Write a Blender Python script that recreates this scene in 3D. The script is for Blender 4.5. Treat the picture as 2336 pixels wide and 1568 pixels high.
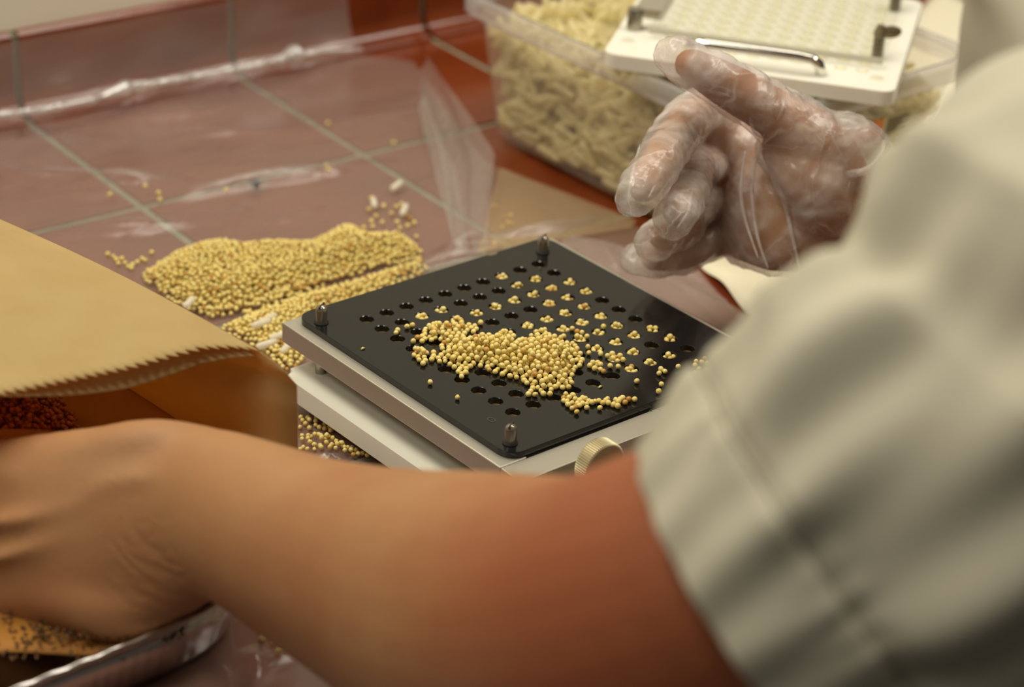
import bpy, bmesh, math, random
import numpy as np
from mathutils import Vector, Matrix
random.seed(7); rng = np.random.default_rng(7)
scene = bpy.context.scene
COL = scene.collection
for o in list(bpy.data.objects): bpy.data.objects.remove(o)

# ------------------------------------------------------------------ camera
CAM = np.array([-0.67886, -0.76578, 0.58049])
RR = np.array([[0.76865527, -0.63775958, 0.04931311],
               [-0.26416693, -0.38670421, -0.88355854],
               [0.58256751, 0.66612504, -0.46571722]])      # right, down, forward
FPX, CX, CY = 5290.57, 1168.0, 784.0
cam_d = bpy.data.cameras.new('camera'); cam = bpy.data.objects.new('camera', cam_d); COL.objects.link(cam)
M4 = Matrix.Identity(4)
for r in range(3):
    M4[r][0] = RR[0][r]; M4[r][1] = -RR[1][r]; M4[r][2] = -RR[2][r]; M4[r][3] = CAM[r]
cam.matrix_world = M4
cam_d.sensor_width = 23.6; cam_d.lens = FPX / 2336 * 23.6
cam_d.clip_start = 0.02; cam_d.clip_end = 50
cam_d.dof.use_dof = True; cam_d.dof.focus_distance = 1.105; cam_d.dof.aperture_fstop = 4.0
scene.camera = cam

# ------------------------------------------------------------------ world, lamps, exposure
W = bpy.data.worlds.new('room_light'); scene.world = W; W.use_nodes = True
W.node_tree.nodes['Background'].inputs[0].default_value = (1.0, 0.93, 0.82, 1)
W.node_tree.nodes['Background'].inputs[1].default_value = 0.065
def area(name, loc, target, size, size_y, power, col):
    l = bpy.data.lights.new(name, 'AREA'); l.shape = 'RECTANGLE'; l.size = size; l.size_y = size_y
    l.energy = power; l.color = col
    o = bpy.data.objects.new(name, l); COL.objects.link(o); o.location = loc
    d = Vector(target) - Vector(loc); o.rotation_euler = d.to_track_quat('-Z', 'Y').to_euler()
    return o
area('ceiling_and_fill_lamp', (-0.45, 0.28, 1.45), (-0.05, 0.05, 0), 1.2, 0.3, 19.5, (1.0, 0.94, 0.77))
area('ceiling_and_fill_lamp', (0.60, 0.22, 1.75), (0.2, 0.05, 0), 1.2, 0.4, 12, (1.0, 0.93, 0.80))
area('ceiling_and_fill_lamp', (1.25, -0.85, 2.0), (0.05, 0.3, 0.1), 1.2, 0.4, 22, (1.0, 0.94, 0.80))  # added fill from the right front to light the wall, no seen source
area('ceiling_and_fill_lamp', (-1.7, 0.0, 1.9), (-0.05, 0.15, 0.1), 1.2, 0.4, 12, (1.0, 0.94, 0.80))  # added fill from the left for palm, tub and glove, no seen source
vs = scene.view_settings
vs.view_transform = 'Standard'; vs.look = 'None'; vs.exposure = -0.22; vs.gamma = 1.0; vs.use_curve_mapping = False
scene.cycles.transparent_max_bounces = 20; scene.cycles.max_bounces = 8; scene.cycles.diffuse_bounces = 4; scene.cycles.glossy_bounces = 4

# ------------------------------------------------------------------ layout helpers: pixel of the photo -> point of the room
def ray(u, v): return RR.T @ np.array([(u - CX) / FPX, (v - CY) / FPX, 1.0])
def G(u, v, z=0.0):
    d = ray(u, v); return CAM + d * ((z - CAM[2]) / d[2])
def P(u, v, d): return CAM + ray(u, v) * d
def depth(X): return float(RR[2] @ (np.asarray(X) - CAM))
def vec(a): return Vector((float(a[0]), float(a[1]), float(a[2])))

# ------------------------------------------------------------------ materials
def s2l(c):
    return tuple(((x / 12.92) if x <= 0.04045 else ((x + 0.055) / 1.055) ** 2.4) for x in [k / 255 for k in c])
def mat(name, col, rough=0.5, metal=0.0, spec=0.5, noise=None, bump=None, sss=0.0, coat=0.0, trans=0.0, ior=1.45):
    m = bpy.data.materials.new(name); m.use_nodes = True
    nt = m.node_tree; b = nt.nodes['Principled BSDF']
    if max(col) > 1.01: col = s2l(col)
    b.inputs['Base Color'].default_value = (*col, 1); b.inputs['Roughness'].default_value = rough
    b.inputs['Metallic'].default_value = metal; b.inputs['Specular IOR Level'].default_value = spec
    b.inputs['IOR'].default_value = ior; b.inputs['Coat Weight'].default_value = coat
    b.inputs['Transmission Weight'].default_value = trans
    if sss:
        b.inputs['Subsurface Weight'].default_value = sss; b.inputs['Subsurface Radius'].default_value = (0.006, 0.0025, 0.0012)
        b.inputs['Subsurface Scale'].default_value = 1.0
    tc = nt.nodes.new('ShaderNodeTexCoord')
    if noise:
        sc_, col2, lo, hi = noise
        if max(col2) > 1.01: col2 = s2l(col2)
        n = nt.nodes.new('ShaderNodeTexNoise'); n.inputs['Scale'].default_value = sc_; n.inputs['Detail'].default_value = 4
        nt.links.new(tc.outputs['Object'], n.inputs['Vector'])
        r = nt.nodes.new('ShaderNodeValToRGB'); r.color_ramp.elements[0].position = lo; r.color_ramp.elements[1].position = hi
        r.color_ramp.elements[0].color = (*col, 1); r.color_ramp.elements[1].color = (*col2, 1)
        nt.links.new(n.outputs['Fac'], r.inputs['Fac']); nt.links.new(r.outputs['Color'], b.inputs['Base Color'])
    if bump:
        sc_, st, dist = bump[:3]
        n = nt.nodes.new('ShaderNodeTexNoise'); n.inputs['Scale'].default_value = sc_; n.inputs['Detail'].default_value = 5
        if len(bump) > 3:
            mp = nt.nodes.new('ShaderNodeMapping'); mp.inputs['Scale'].default_value = bump[3]
            nt.links.new(tc.outputs['Object'], mp.inputs['Vector']); nt.links.new(mp.outputs['Vector'], n.inputs['Vector'])
        else: nt.links.new(tc.outputs['Object'], n.inputs['Vector'])
        bp = nt.nodes.new('ShaderNodeBump'); bp.inputs['Strength'].default_value = st; bp.inputs['Distance'].default_value = dist
        nt.links.new(n.outputs['Fac'], bp.inputs['Height']); nt.links.new(bp.outputs['Normal'], b.inputs['Normal'])
    return m
def film_mat(name, tint, milk, milk_fac, gloss_rough=0.12, ior=1.5, bump=None, gloss_add=0.0):
    """thin plastic film: clear straight through, a little milky scatter, Fresnel gloss on top"""
    m = bpy.data.materials.new(name); m.use_nodes = True; nt = m.node_tree; nt.nodes.clear()
    N = nt.nodes.new; L = nt.links.new
    out = N('ShaderNodeOutputMaterial'); tr = N('ShaderNodeBsdfTransparent'); tr.inputs[0].default_value = (*tint, 1)
    df = N('ShaderNodeBsdfDiffuse'); df.inputs[0].default_value = (*milk, 1)
    tl = N('ShaderNodeBsdfTranslucent'); tl.inputs[0].default_value = (*milk, 1)
    gl = N('ShaderNodeBsdfGlossy'); gl.inputs['Roughness'].default_value = gloss_rough
    a = N('ShaderNodeMixShader'); a.inputs[0].default_value = 0.4; L(df.outputs[0], a.inputs[1]); L(tl.outputs[0], a.inputs[2])
    bm_ = N('ShaderNodeMixShader'); bm_.inputs[0].default_value = milk_fac; L(tr.outputs[0], bm_.inputs[1]); L(a.outputs[0], bm_.inputs[2])
    fr = N('ShaderNodeFresnel'); fr.inputs[0].default_value = ior
    ad = N('ShaderNodeMath'); ad.operation = 'ADD'; ad.inputs[1].default_value = gloss_add; L(fr.outputs[0], ad.inputs[0])
    ge = N('ShaderNodeNewGeometry'); sb_ = N('ShaderNodeMath'); sb_.operation = 'SUBTRACT'; sb_.inputs[0].default_value = 1.0; L(ge.outputs['Backfacing'], sb_.inputs[1])
    mu = N('ShaderNodeMath'); mu.operation = 'MULTIPLY'; L(ad.outputs[0], mu.inputs[0]); L(sb_.outputs[0], mu.inputs[1])
    c = N('ShaderNodeMixShader'); L(mu.outputs[0], c.inputs[0]); L(bm_.outputs[0], c.inputs[1]); L(gl.outputs[0], c.inputs[2])
    L(c.outputs[0], out.inputs[0])
    if bump:
        tc = N('ShaderNodeTexCoord'); n = N('ShaderNodeTexNoise'); n.inputs['Scale'].default_value = bump[0]; n.inputs['Detail'].default_value = 6
        n.inputs['Distortion'].default_value = 1.2
        L(tc.outputs['Object'], n.inputs['Vector'])
        if name == 'clear_plastic_film':        # long soft pleats roughly along the wall
            mq = N('ShaderNodeMapping'); mq.inputs['Rotation'].default_value = (0, 0, 0.12); mq.inputs['Scale'].default_value = (0.28, 1.0, 1.0); L(tc.outputs['Object'], mq.inputs['Vector']); L(mq.outputs[0], n.inputs['Vector'])
        if len(bump) > 3:                       # crumpled film: facets with sharp creases between them
            ds = N('ShaderNodeVectorMath'); ds.operation = 'MULTIPLY_ADD'; ds.inputs[1].default_value = (0.02, 0.02, 0.02); L(n.outputs['Color'], ds.inputs[0]); L(tc.outputs['Object'], ds.inputs[2])
            mp = N('ShaderNodeMapping'); mp.inputs['Rotation'].default_value = (0.5, 0.3, -0.75); mp.inputs['Scale'].default_value = (0.45, 1.5, 1.0); L(ds.outputs[0], mp.inputs['Vector'])
            vo = N('ShaderNodeTexVoronoi'); vo.feature = 'DISTANCE_TO_EDGE'; vo.inputs['Scale'].default_value = bump[4]; L(mp.outputs[0], vo.inputs['Vector'])
            v1 = N('ShaderNodeTexVoronoi'); v1.feature = 'F1'; v1.inputs['Scale'].default_value = bump[4]; L(mp.outputs[0], v1.inputs['Vector'])
            bp = N('ShaderNodeBump'); bp.inputs['Strength'].default_value = bump[1]; bp.inputs['Distance'].default_value = bump[2]; L(v1.outputs['Distance'], bp.inputs['Height'])
            for q in (df, tl, gl): L(bp.outputs[0], q.inputs['Normal'])
            L(bp.outputs[0], fr.inputs['Normal'])
            mr = N('ShaderNodeMapRange'); mr.inputs[1].default_value = 0.0; mr.inputs[2].default_value = 0.05; mr.inputs[3].default_value = min(1, milk_fac + bump[3]); mr.inputs[4].default_value = 0.0
            L(vo.outputs['Distance'], mr.inputs[0])
            m3 = N('ShaderNodeMapRange'); m3.inputs[1].default_value = 0.35; m3.inputs[2].default_value = 0.65; m3.inputs[3].default_value = milk_fac * 0.35; m3.inputs[4].default_value = milk_fac * 1.6; L(n.outputs['Fac'], m3.inputs[0])
            mxx = N('ShaderNodeMath'); mxx.operation = 'MAXIMUM'; L(mr.outputs[0], mxx.inputs[0]); L(m3.outputs[0], mxx.inputs[1]); L(mxx.outputs[0], bm_.inputs[0])
            return m
        # ridged noise = creases
        s = N('ShaderNodeMath'); s.operation = 'SUBTRACT'; s.inputs[1].default_value = 0.5; L(n.outputs['Fac'], s.inputs[0])
        ab = N('ShaderNodeMath'); ab.operation = 'ABSOLUTE'; L(s.outputs[0], ab.inputs[0])
        bp = N('ShaderNodeBump'); bp.inputs['Strength'].default_value = bump[1]; bp.inputs['Distance'].default_value = bump[2]; L(ab.outputs[0], bp.inputs['Height'])
        for q in (df, tl, gl): L(bp.outputs[0], q.inputs['Normal'])
        L(bp.outputs[0], fr.inputs['Normal'])
    return m
def seed_mat(name, c1, c2, c3):
    m = bpy.data.materials.new(name); m.use_nodes = True; nt = m.node_tree; b = nt.nodes['Principled BSDF']
    N = nt.nodes.new; L = nt.links.new
    g = N('ShaderNodeNewGeometry'); oi = N('ShaderNodeObjectInfo'); ad = N('ShaderNodeMath'); ad.operation = 'ADD'
    L(g.outputs['Random Per Island'], ad.inputs[0]); L(oi.outputs['Random'], ad.inputs[1])
    fr = N('ShaderNodeMath'); fr.operation = 'FRACT'; L(ad.outputs[0], fr.inputs[0])
    r = N('ShaderNodeValToRGB'); L(fr.outputs[0], r.inputs[0])
    e = r.color_ramp.elements; e[0].position = 0; e[0].color = (*s2l(c1), 1); e[1].position = 0.9; e[1].color = (*s2l(c2), 1)
    k = e.new(0.99); k.color = (*s2l(c3), 1)
    L(r.outputs[0], b.inputs['Base Color']); b.inputs['Roughness'].default_value = 0.42; b.inputs['Specular IOR Level'].default_value = 0.45
    b.inputs['Subsurface Weight'].default_value = 0.12; b.inputs['Subsurface Radius'].default_value = (0.001, 0.0006, 0.0003)
    return m
MT = {}
MT['tile'] = mat('glazed_terracotta', (124, 58, 26), 0.16, noise=(14, (106, 44, 17), 0.35, 0.7), bump=(60, 0.12, 0.001), spec=0.6)
MT['grout'] = mat('grey_green_grout', (148, 146, 122), 0.9, noise=(60, (120, 118, 96), 0.3, 0.7))
MT['paint'] = mat('cream_wall_paint', (238, 230, 210), 0.7, bump=(90, 0.05, 0.001))
MT['film'] = film_mat('clear_plastic_film', (0.97, 0.955, 0.95), (0.78, 0.74, 0.69), 0.19, 0.2, 1.55, (16, 0.5, 0.008))
MT['film_fold'] = film_mat('crumpled_plastic_film', (0.95, 0.93, 0.92), (0.88, 0.84, 0.80), 0.20, 0.12, 1.5, (60, 0.35, 0.004))
MT['film_roll'] = film_mat('rolled_plastic_film', (0.95, 0.93, 0.92), (0.98, 0.96, 0.93), 0.48, 0.12, 1.6, (60, 0.4, 0.004), 0.25)
MT['film_reflect_tint'] = film_mat('reflection_tinted_film', (0.96, 0.90, 0.78), (0.80, 0.64, 0.40), 0.36, 0.22, 1.5, (22, 0.1, 0.004))  # yellow tint stands in for the tub's reflection in the clear ply
MT['black'] = mat('black_acrylic', (17, 19, 21), 0.12, spec=0.72, bump=(500, 0.02, 0.0002))
MT['alu'] = mat('brushed_aluminium', (190, 184, 170), 0.38, 0.6, bump=(40, 0.10, 0.0006, (1, 22, 22)))
MT['steel'] = mat('polished_steel', (170, 164, 150), 0.24, 0.85)
MT['darksteel'] = mat('dark_oxidised_steel', (138, 126, 100), 0.45, 0.6)
MT['chrome'] = mat('chrome', (225, 222, 214), 0.08, 1.0)
MT['nickel'] = mat('nickel_brass', (204, 192, 158), 0.42, 0.65)
MT['white'] = mat('white_polyethylene', (232, 229, 216), 0.38, spec=0.4, sss=0.15)
MT['cavity'] = mat('tan_phenolic', (186, 160, 108), 0.6)
MT['kraft'] = None
MT['seed'] = seed_mat('pale_yellow_seed', (232, 214, 138), (228, 202, 116), (188, 136, 60))
MT['seedred'] = seed_mat('brown_red_seed', (190, 112, 50), (160, 86, 34), (110, 56, 20))
MT['skin'] = None
MT['seeddark'] = seed_mat('dark_seed', (110, 74, 34), (88, 56, 24), (60, 38, 16))
MT['cloth'] = mat('sage_grey_cotton', (190, 184, 166), 0.85, spec=0.15, noise=(6, (178, 171, 150), 0.3, 0.7), bump=(900, 0.25, 0.0006))
MT['thread'] = mat('grey_thread', (128, 120, 98), 0.9)
MT['tub'] = film_mat('clear_tub_plastic', (0.98, 0.97, 0.95), (0.92, 0.88, 0.78), 0.22, 0.16, 1.3)
MT['rim'] = film_mat('clear_tub_rim', (0.92, 0.90, 0.90), (0.80, 0.77, 0.76), 0.34, 0.15, 1.45)
MT['acrylic'] = film_mat('clear_acrylic', (0.96, 0.96, 0.94), (0.95, 0.94, 0.90), 0.025, 0.05, 1.15)
MT['acrylic_edge'] = mat('acrylic_edge', (200, 196, 180), 0.3)
MT['capsule'] = film_mat('gelatin_capsule', (0.97, 0.94, 0.84), (0.98, 0.95, 0.84), 0.75, 0.12, 1.4)
MT['capmass'] = film_mat('gelatin_capsules_massed', (0.99, 0.96, 0.82), (0.99, 0.92, 0.62), 0.55, 0.10, 1.4)
MT['gelatin'] = mat('gelatin_caps_in_tray', (232, 224, 188), 0.25, sss=0.1)
MT['paper'] = mat('cream_paper', (238, 230, 204), 0.75, bump=(30, 0.2, 0.002))
MT['orange'] = mat('orange_print', (214, 120, 16), 0.5)
MT['label'] = mat('pale_label', (196, 186, 146), 0.55)
MT['ink'] = mat('grey_ink', (112, 102, 70), 0.6)
MT['foil'] = mat('aluminium_foil', (206, 202, 198), 0.22, 1.0, bump=(50, 0.12, 0.002))
MT['glove'] = film_mat('clear_glove_film', (0.97, 0.94, 0.93), (0.96, 0.91, 0.89), 0.34, 0.22, 1.5, (34, 0.5, 0.010, 0.12, 27))
MT['glove_whitened'] = film_mat('whitened_glove_film', (0.97, 0.94, 0.93), (0.96, 0.92, 0.89), 0.46, 0.22, 1.5, (30, 0.5, 0.010, 0.12, 27))  # same glove film, highlights of the loose fingers put in as whiter milk
MT['golden'] = mat('shaded_kraft_paper', (160, 108, 36), 0.7, noise=(40, (142, 90, 26), 0.3, 0.7))  # kraft paper with the pan's shade put into a darker colour
MT['rubber'] = mat('black_rubber', (18, 17, 15), 0.7)
MT['dark'] = mat('dark_speck', (52, 40, 34), 0.7)

def kraft():
    m = bpy.data.materials.new('kraft_paper'); m.use_nodes = True; nt = m.node_tree; b = nt.nodes['Principled BSDF']
    N = nt.nodes.new; L = nt.links.new; out = nt.nodes['Material Output']
    tc = N('ShaderNodeTexCoord'); n = N('ShaderNodeTexNoise'); n.inputs['Scale'].default_value = 45; n.inputs['Detail'].default_value = 6
    L(tc.outputs['Object'], n.inputs[0])
    r = N('ShaderNodeValToRGB'); r.color_ramp.elements[0].position = 0.3; r.color_ramp.elements[1].position = 0.7
    r.color_ramp.elements[0].color = (*s2l((208, 186, 128)), 1); r.color_ramp.elements[1].color = (*s2l((214, 194, 138)), 1)
    L(n.outputs[0], r.inputs[0]); L(r.outputs[0], b.inputs['Base Color']); b.inputs['Roughness'].default_value = 0.75
    b.inputs['Specular IOR Level'].default_value = 0.2
    bp = N('ShaderNodeBump'); bp.inputs['Strength'].default_value = 0.12; bp.inputs['Distance'].default_value = 0.002; L(n.outputs[0], bp.inputs['Height']); L(bp.outputs[0], b.inputs['Normal'])
    t = N('ShaderNodeBsdfTranslucent'); t.inputs[0].default_value = (*s2l((226, 170, 84)), 1)
    mx = N('ShaderNodeMixShader'); mx.inputs[0].default_value = 0.45; L(b.outputs[0], mx.inputs[1]); L(t.outputs[0], mx.inputs[2]); L(mx.outputs[0], out.inputs[0])
    return m
MT['kraft'] = kraft()
def skin():
    m = bpy.data.materials.new('skin'); m.use_nodes = True; nt = m.node_tree; b = nt.nodes['Principled BSDF']
    N = nt.nodes.new; L = nt.links.new
    tc = N('ShaderNodeTexCoord'); n = N('ShaderNodeTexNoise'); n.inputs['Scale'].default_value = 16; n.inputs['Detail'].default_value = 4
    L(tc.outputs['Object'], n.inputs[0])
    r = N('ShaderNodeValToRGB'); r.color_ramp.elements[0].position = 0.32; r.color_ramp.elements[1].position = 0.72
    r.color_ramp.elements[0].color = (*s2l((172, 127, 86)), 1); r.color_ramp.elements[1].color = (*s2l((160, 107, 70)), 1)
    L(n.outputs[0], r.inputs[0])
    # the upper arm and elbow are ruddier than the forearm
    vd = N('ShaderNodeVectorMath'); vd.operation = 'DISTANCE'; e = P(1560, 1400, 0.68); vd.inputs[1].default_value = tuple(e); L(tc.outputs['Object'], vd.inputs[0])
    mr = N('ShaderNodeMapRange'); mr.inputs[1].default_value = 0.05; mr.inputs[2].default_value = 0.17; mr.inputs[3].default_value = 0.85; mr.inputs[4].default_value = 0.0
    mr.interpolation_type = 'SMOOTHSTEP'; L(vd.outputs['Value'], mr.inputs[0])
    mx = N('ShaderNodeMix'); mx.data_type = 'RGBA'; mx.inputs['B'].default_value = (*s2l((146, 76, 46)), 1)
    L(mr.outputs[0], mx.inputs['Factor']); L(r.outputs[0], mx.inputs['A'])
    # moles
    v = N('ShaderNodeTexVoronoi'); v.inputs['Scale'].default_value = 34; L(tc.outputs['Object'], v.inputs['Vector'])
    lt = N('ShaderNodeMapRange'); lt.inputs[1].default_value = 0.035; lt.inputs[2].default_value = 0.06; lt.inputs[3].default_value = 0.55; lt.inputs[4].default_value = 0; L(v.outputs['Distance'], lt.inputs[0])
    m2 = N('ShaderNodeMix'); m2.data_type = 'RGBA'; m2.inputs['B'].default_value = (*s2l((110, 60, 36)), 1)
    L(lt.outputs[0], m2.inputs['Factor']); L(mx.outputs['Result'], m2.inputs['A'])
    L(m2.outputs['Result'], b.inputs['Base Color'])
    b.inputs['Roughness'].default_value = 0.55; b.inputs['Specular IOR Level'].default_value = 0.3
    b.inputs['Subsurface Weight'].default_value = 0.25; b.inputs['Subsurface Radius'].default_value = (0.008, 0.003, 0.0015)
    n2 = N('ShaderNodeTexNoise'); n2.inputs['Scale'].default_value = 420; n2.inputs['Detail'].default_value = 3; L(tc.outputs['Object'], n2.inputs[0])
    bp = N('ShaderNodeBump'); bp.inputs['Strength'].default_value = 0.25; bp.inputs['Distance'].default_value = 0.0006; L(n2.outputs[0], bp.inputs['Height'])
    # creases on the bent wrist: rings around a point, only near it
    c0 = P(480, 1130, 0.95); c1 = P(345, 1300, 0.935)
    d0 = N('ShaderNodeVectorMath'); d0.operation = 'DISTANCE'; d0.inputs[1].default_value = tuple(c0); L(tc.outputs['Object'], d0.inputs[0])
    sn = N('ShaderNodeMath'); sn.operation = 'MULTIPLY'; sn.inputs[1].default_value = 2 * math.pi / 0.0052
    na = N('ShaderNodeMath'); na.operation = 'MULTIPLY_ADD'; na.inputs[1].default_value = 0.014; n3 = N('ShaderNodeTexNoise'); n3.inputs['Scale'].default_value = 60; L(tc.outputs['Object'], n3.inputs[0]); L(n3.outputs[0], na.inputs[0]); L(d0.outputs['Value'], na.inputs[2]); L(na.outputs[0], sn.inputs[0])
    si = N('ShaderNodeMath'); si.operation = 'SINE'; L(sn.outputs[0], si.inputs[0])
    d1 = N('ShaderNodeVectorMath'); d1.operation = 'DISTANCE'; d1.inputs[1].default_value = tuple(c1); L(tc.outputs['Object'], d1.inputs[0])
    mk_ = N('ShaderNodeMapRange'); mk_.inputs[1].default_value = 0.008; mk_.inputs[2].default_value = 0.026; mk_.inputs[3].default_value = 1; mk_.inputs[4].default_value = 0; mk_.interpolation_type = 'SMOOTHSTEP'; L(d1.outputs['Value'], mk_.inputs[0])
    ml = N('ShaderNodeMath'); ml.operation = 'MULTIPLY'; L(si.outputs[0], ml.inputs[0]); L(mk_.outputs[0], ml.inputs[1])
    b2 = N('ShaderNodeBump'); b2.inputs['Strength'].default_value = 0.14; b2.inputs['Distance'].default_value = 0.0016; L(ml.outputs[0], b2.inputs['Height']); L(bp.outputs[0], b2.inputs['Normal'])
    L(b2.outputs[0], b.inputs['Normal'])
    return m
MT['skin'] = skin()

# ------------------------------------------------------------------ mesh helpers
def obj(name, me, m=None, parent=None):
    o = bpy.data.objects.new(name, me); COL.objects.link(o)
    if m is not None and not me.materials: me.materials.append(MT[m] if isinstance(m, str) else m)
    if parent is not None: o.parent = parent
    return o
def mesh(name, verts, faces, smooth=True):
    me = bpy.data.meshes.new(name); me.from_pydata([tuple(map(float, v)) for v in verts], [], [tuple(map(int, f)) for f in faces]); me.validate(); me.update()
    if smooth: me.polygons.foreach_set('use_smooth', [True] * len(me.polygons))
    return me
def bm_mesh(name, bm, smooth=False):
    bmesh.ops.recalc_face_normals(bm, faces=bm.faces)
    me = bpy.data.meshes.new(name); bm.to_mesh(me); bm.free()
    if smooth: me.polygons.foreach_set('use_smooth', [True] * len(me.polygons))
    return me
def thing(name, label, cat, loc=(0, 0, 0), rz=0.0, group=None):
    o = bpy.data.objects.new(name, None); COL.objects.link(o); o.location = loc; o.rotation_euler = (0, 0, rz)
    o.empty_display_size = 0.02
    return tag(o, label, cat, group)
def tag(o, label, cat, group=None, kind=None):
    o['label'] = label; o['category'] = cat
    if group: o['group'] = group
    if kind: o['kind'] = kind
    return o
def box(name, x0, x1, y0, y1, z0, z1, m, parent=None, bev=0.0, seg=2):
    bm = bmesh.new()
    v = [bm.verts.new((x, y, z)) for z in (z0, z1) for y in (y0, y1) for x in (x0, x1)]
    for f in ((0, 2, 3, 1), (4, 5, 7, 6), (0, 1, 5, 4), (2, 6, 7, 3), (0, 4, 6, 2), (1, 3, 7, 5)): bm.faces.new([v[i] for i in f])
    if bev: bmesh.ops.bevel(bm, geom=bm.edges[:], offset=bev, segments=seg, profile=0.5, affect='EDGES')
    return obj(name, bm_mesh(name, bm), m, parent)
def rrect(x0, x1, y0, y1, r, n=6):
    pts = []
    for cx, cy, a0 in ((x1 - r, y0 + r, -90), (x1 - r, y1 - r, 0), (x0 + r, y1 - r, 90), (x0 + r, y0 + r, 180)):
        for k in range(n + 1):
            a = math.radians(a0 + 90 * k / n); pts.append((cx + r * math.cos(a), cy + r * math.sin(a)))
    return pts
def prism(name, pts, z0, z1, m, parent=None, bev=0.0, seg=2):
    bm = bmesh.new()
    a = [bm.verts.new((x, y, z0)) for x, y in pts]; b = [bm.verts.new((x, y, z1)) for x, y in pts]
    n = len(pts); bm.faces.new(a[::-1]); top = bm.faces.new(b)
    for i in range(n): bm.faces.new((a[i], a[(i + 1) % n], b[(i + 1) % n], b[i]))
    if bev:
        es = [e for e in bm.edges if (e.verts[0].co.z == e.verts[1].co.z)]
        bmesh.ops.bevel(bm, geom=es, offset=bev, segments=seg, profile=0.5, affect='EDGES')
    return obj(name, bm_mesh(name, bm), m, parent)
def lathe_mesh(name, prof, n=24, smooth=True, axis=None, origin=(0, 0, 0)):
    """prof: (radius, height) list, closed with caps; axis = direction of height"""
    ax = Vector(axis or (0, 0, 1)).normalized(); q = Vector((0, 0, 1)).rotation_difference(ax)
    V = []; F = []
    for r, h in prof:
        for k in range(n):
            a = 2 * math.pi * k / n; V.append(q @ Vector((r * math.cos(a), r * math.sin(a), h)) + Vector(origin))
    for i in range(len(prof) - 1):
        for k in range(n): F.append((i * n + k, i * n + (k + 1) % n, (i + 1) * n + (k + 1) % n, (i + 1) * n + k))
    F.append(tuple(range(n))[::-1]); F.append(tuple(range((len(prof) - 1) * n, len(prof) * n)))
    me = mesh(name, V, F, False)
    if smooth:
        me.polygons.foreach_set('use_smooth', [True] * len(me.polygons))
        try: me.set_sharp_from_angle(angle=math.radians(40))
        except Exception: pass
    return me
def tube_mesh(name, path, r, n=10, closed=False):
    path = [Vector(p) for p in path]; V = []; F = []; m = len(path)
    up = Vector((0.13, 0.21, 0.97))
    for i, p in enumerate(path):
        t = (path[min(i + 1, m - 1)] - path[max(i - 1, 0)]).normalized()
        u = (up - t * up.dot(t))
        if u.length < 0.05: u = Vector((1, 0, 0)) - t * t.x
        u.normalize(); w = t.cross(u); rr = r[i] if hasattr(r, '__len__') else r
        for k in range(n):
            a = 2 * math.pi * k / n; V.append(p + u * (rr * math.cos(a)) + w * (rr * math.sin(a)))
    for i in range(m - 1):
        for k in range(n): F.append((i * n + k, i * n + (k + 1) % n, (i + 1) * n + (k + 1) % n, (i + 1) * n + k))
    F.append(tuple(range(n))[::-1]); F.append(tuple(range((m - 1) * n, m * n)))
    return mesh(name, V, F)
def loft(rings, n=28, cap=True):
    """rings: (centre, ra, rb, U, V) -> verts, faces ; round caps"""
    V = []; F = []
    seq = list(rings)
    if cap:
        def capr(r0, r1, sgn):
            c, ra, rb, U, Vv = r0; t = (np.asarray(c) - np.asarray(r1[0])); t = t / (np.linalg.norm(t) + 1e-9)
            h = min(ra, rb); return [(np.asarray(c) + t * h * math.sin(a), ra * math.cos(a), rb * math.cos(a), U, Vv) for a in (math.radians(25), math.radians(50), math.radians(72), math.radians(87))]
        seq = capr(rings[0], rings[1], -1)[::-1] + seq + capr(rings[-1], rings[-2], 1)
    for c, ra, rb, U, Vv in seq:
        for k in range(n):
            a = 2 * math.pi * k / n; V.append(np.asarray(c) + U * (ra * math.cos(a)) + Vv * (rb * math.sin(a)))
    for i in range(len(seq) - 1):
        for k in range(n): F.append((i * n + k, i * n + (k + 1) % n, (i + 1) * n + (k + 1) % n, (i + 1) * n + k))
    if cap:
        F.append(tuple(range(n))[::-1]); F.append(tuple(range((len(seq) - 1) * n, len(seq) * n)))
    return V, F
def limb(pts, ref, n=28):
    """pts: (position, ra, rb); ra along ref (made perpendicular), rb across"""
    rings = []
    for i, (p, ra, rb) in enumerate(pts):
        a = np.asarray(pts[max(i - 1, 0)][0]); b = np.asarray(pts[min(i + 1, len(pts) - 1)][0])
        t = b - a; t = t / np.linalg.norm(t); U = ref - t * (ref @ t); U = U / np.linalg.norm(U); Vv = np.cross(t, U)
        rings.append((np.asarray(p), ra, rb, U, Vv))
    return loft(rings, n)
def dense(pts, k=5):
    """Catmull-Rom resample of (pos, ra, rb)"""
    A = np.array([list(p) + [ra, rb] for p, ra, rb in pts]); out = []
    for i in range(len(A) - 1):
        p0 = A[max(i - 1, 0)]; p1 = A[i]; p2 = A[i + 1]; p3 = A[min(i + 2, len(A) - 1)]
        for j in range(k):
            t = j / k; out.append(0.5 * (2 * p1 + (p2 - p0) * t + (2 * p0 - 5 * p1 + 4 * p2 - p3) * t * t + (3 * p1 - p0 - 3 * p2 + p3) * t ** 3))
    out.append(A[-1]); return [(o[:3], o[3], o[4]) for o in out]
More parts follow.
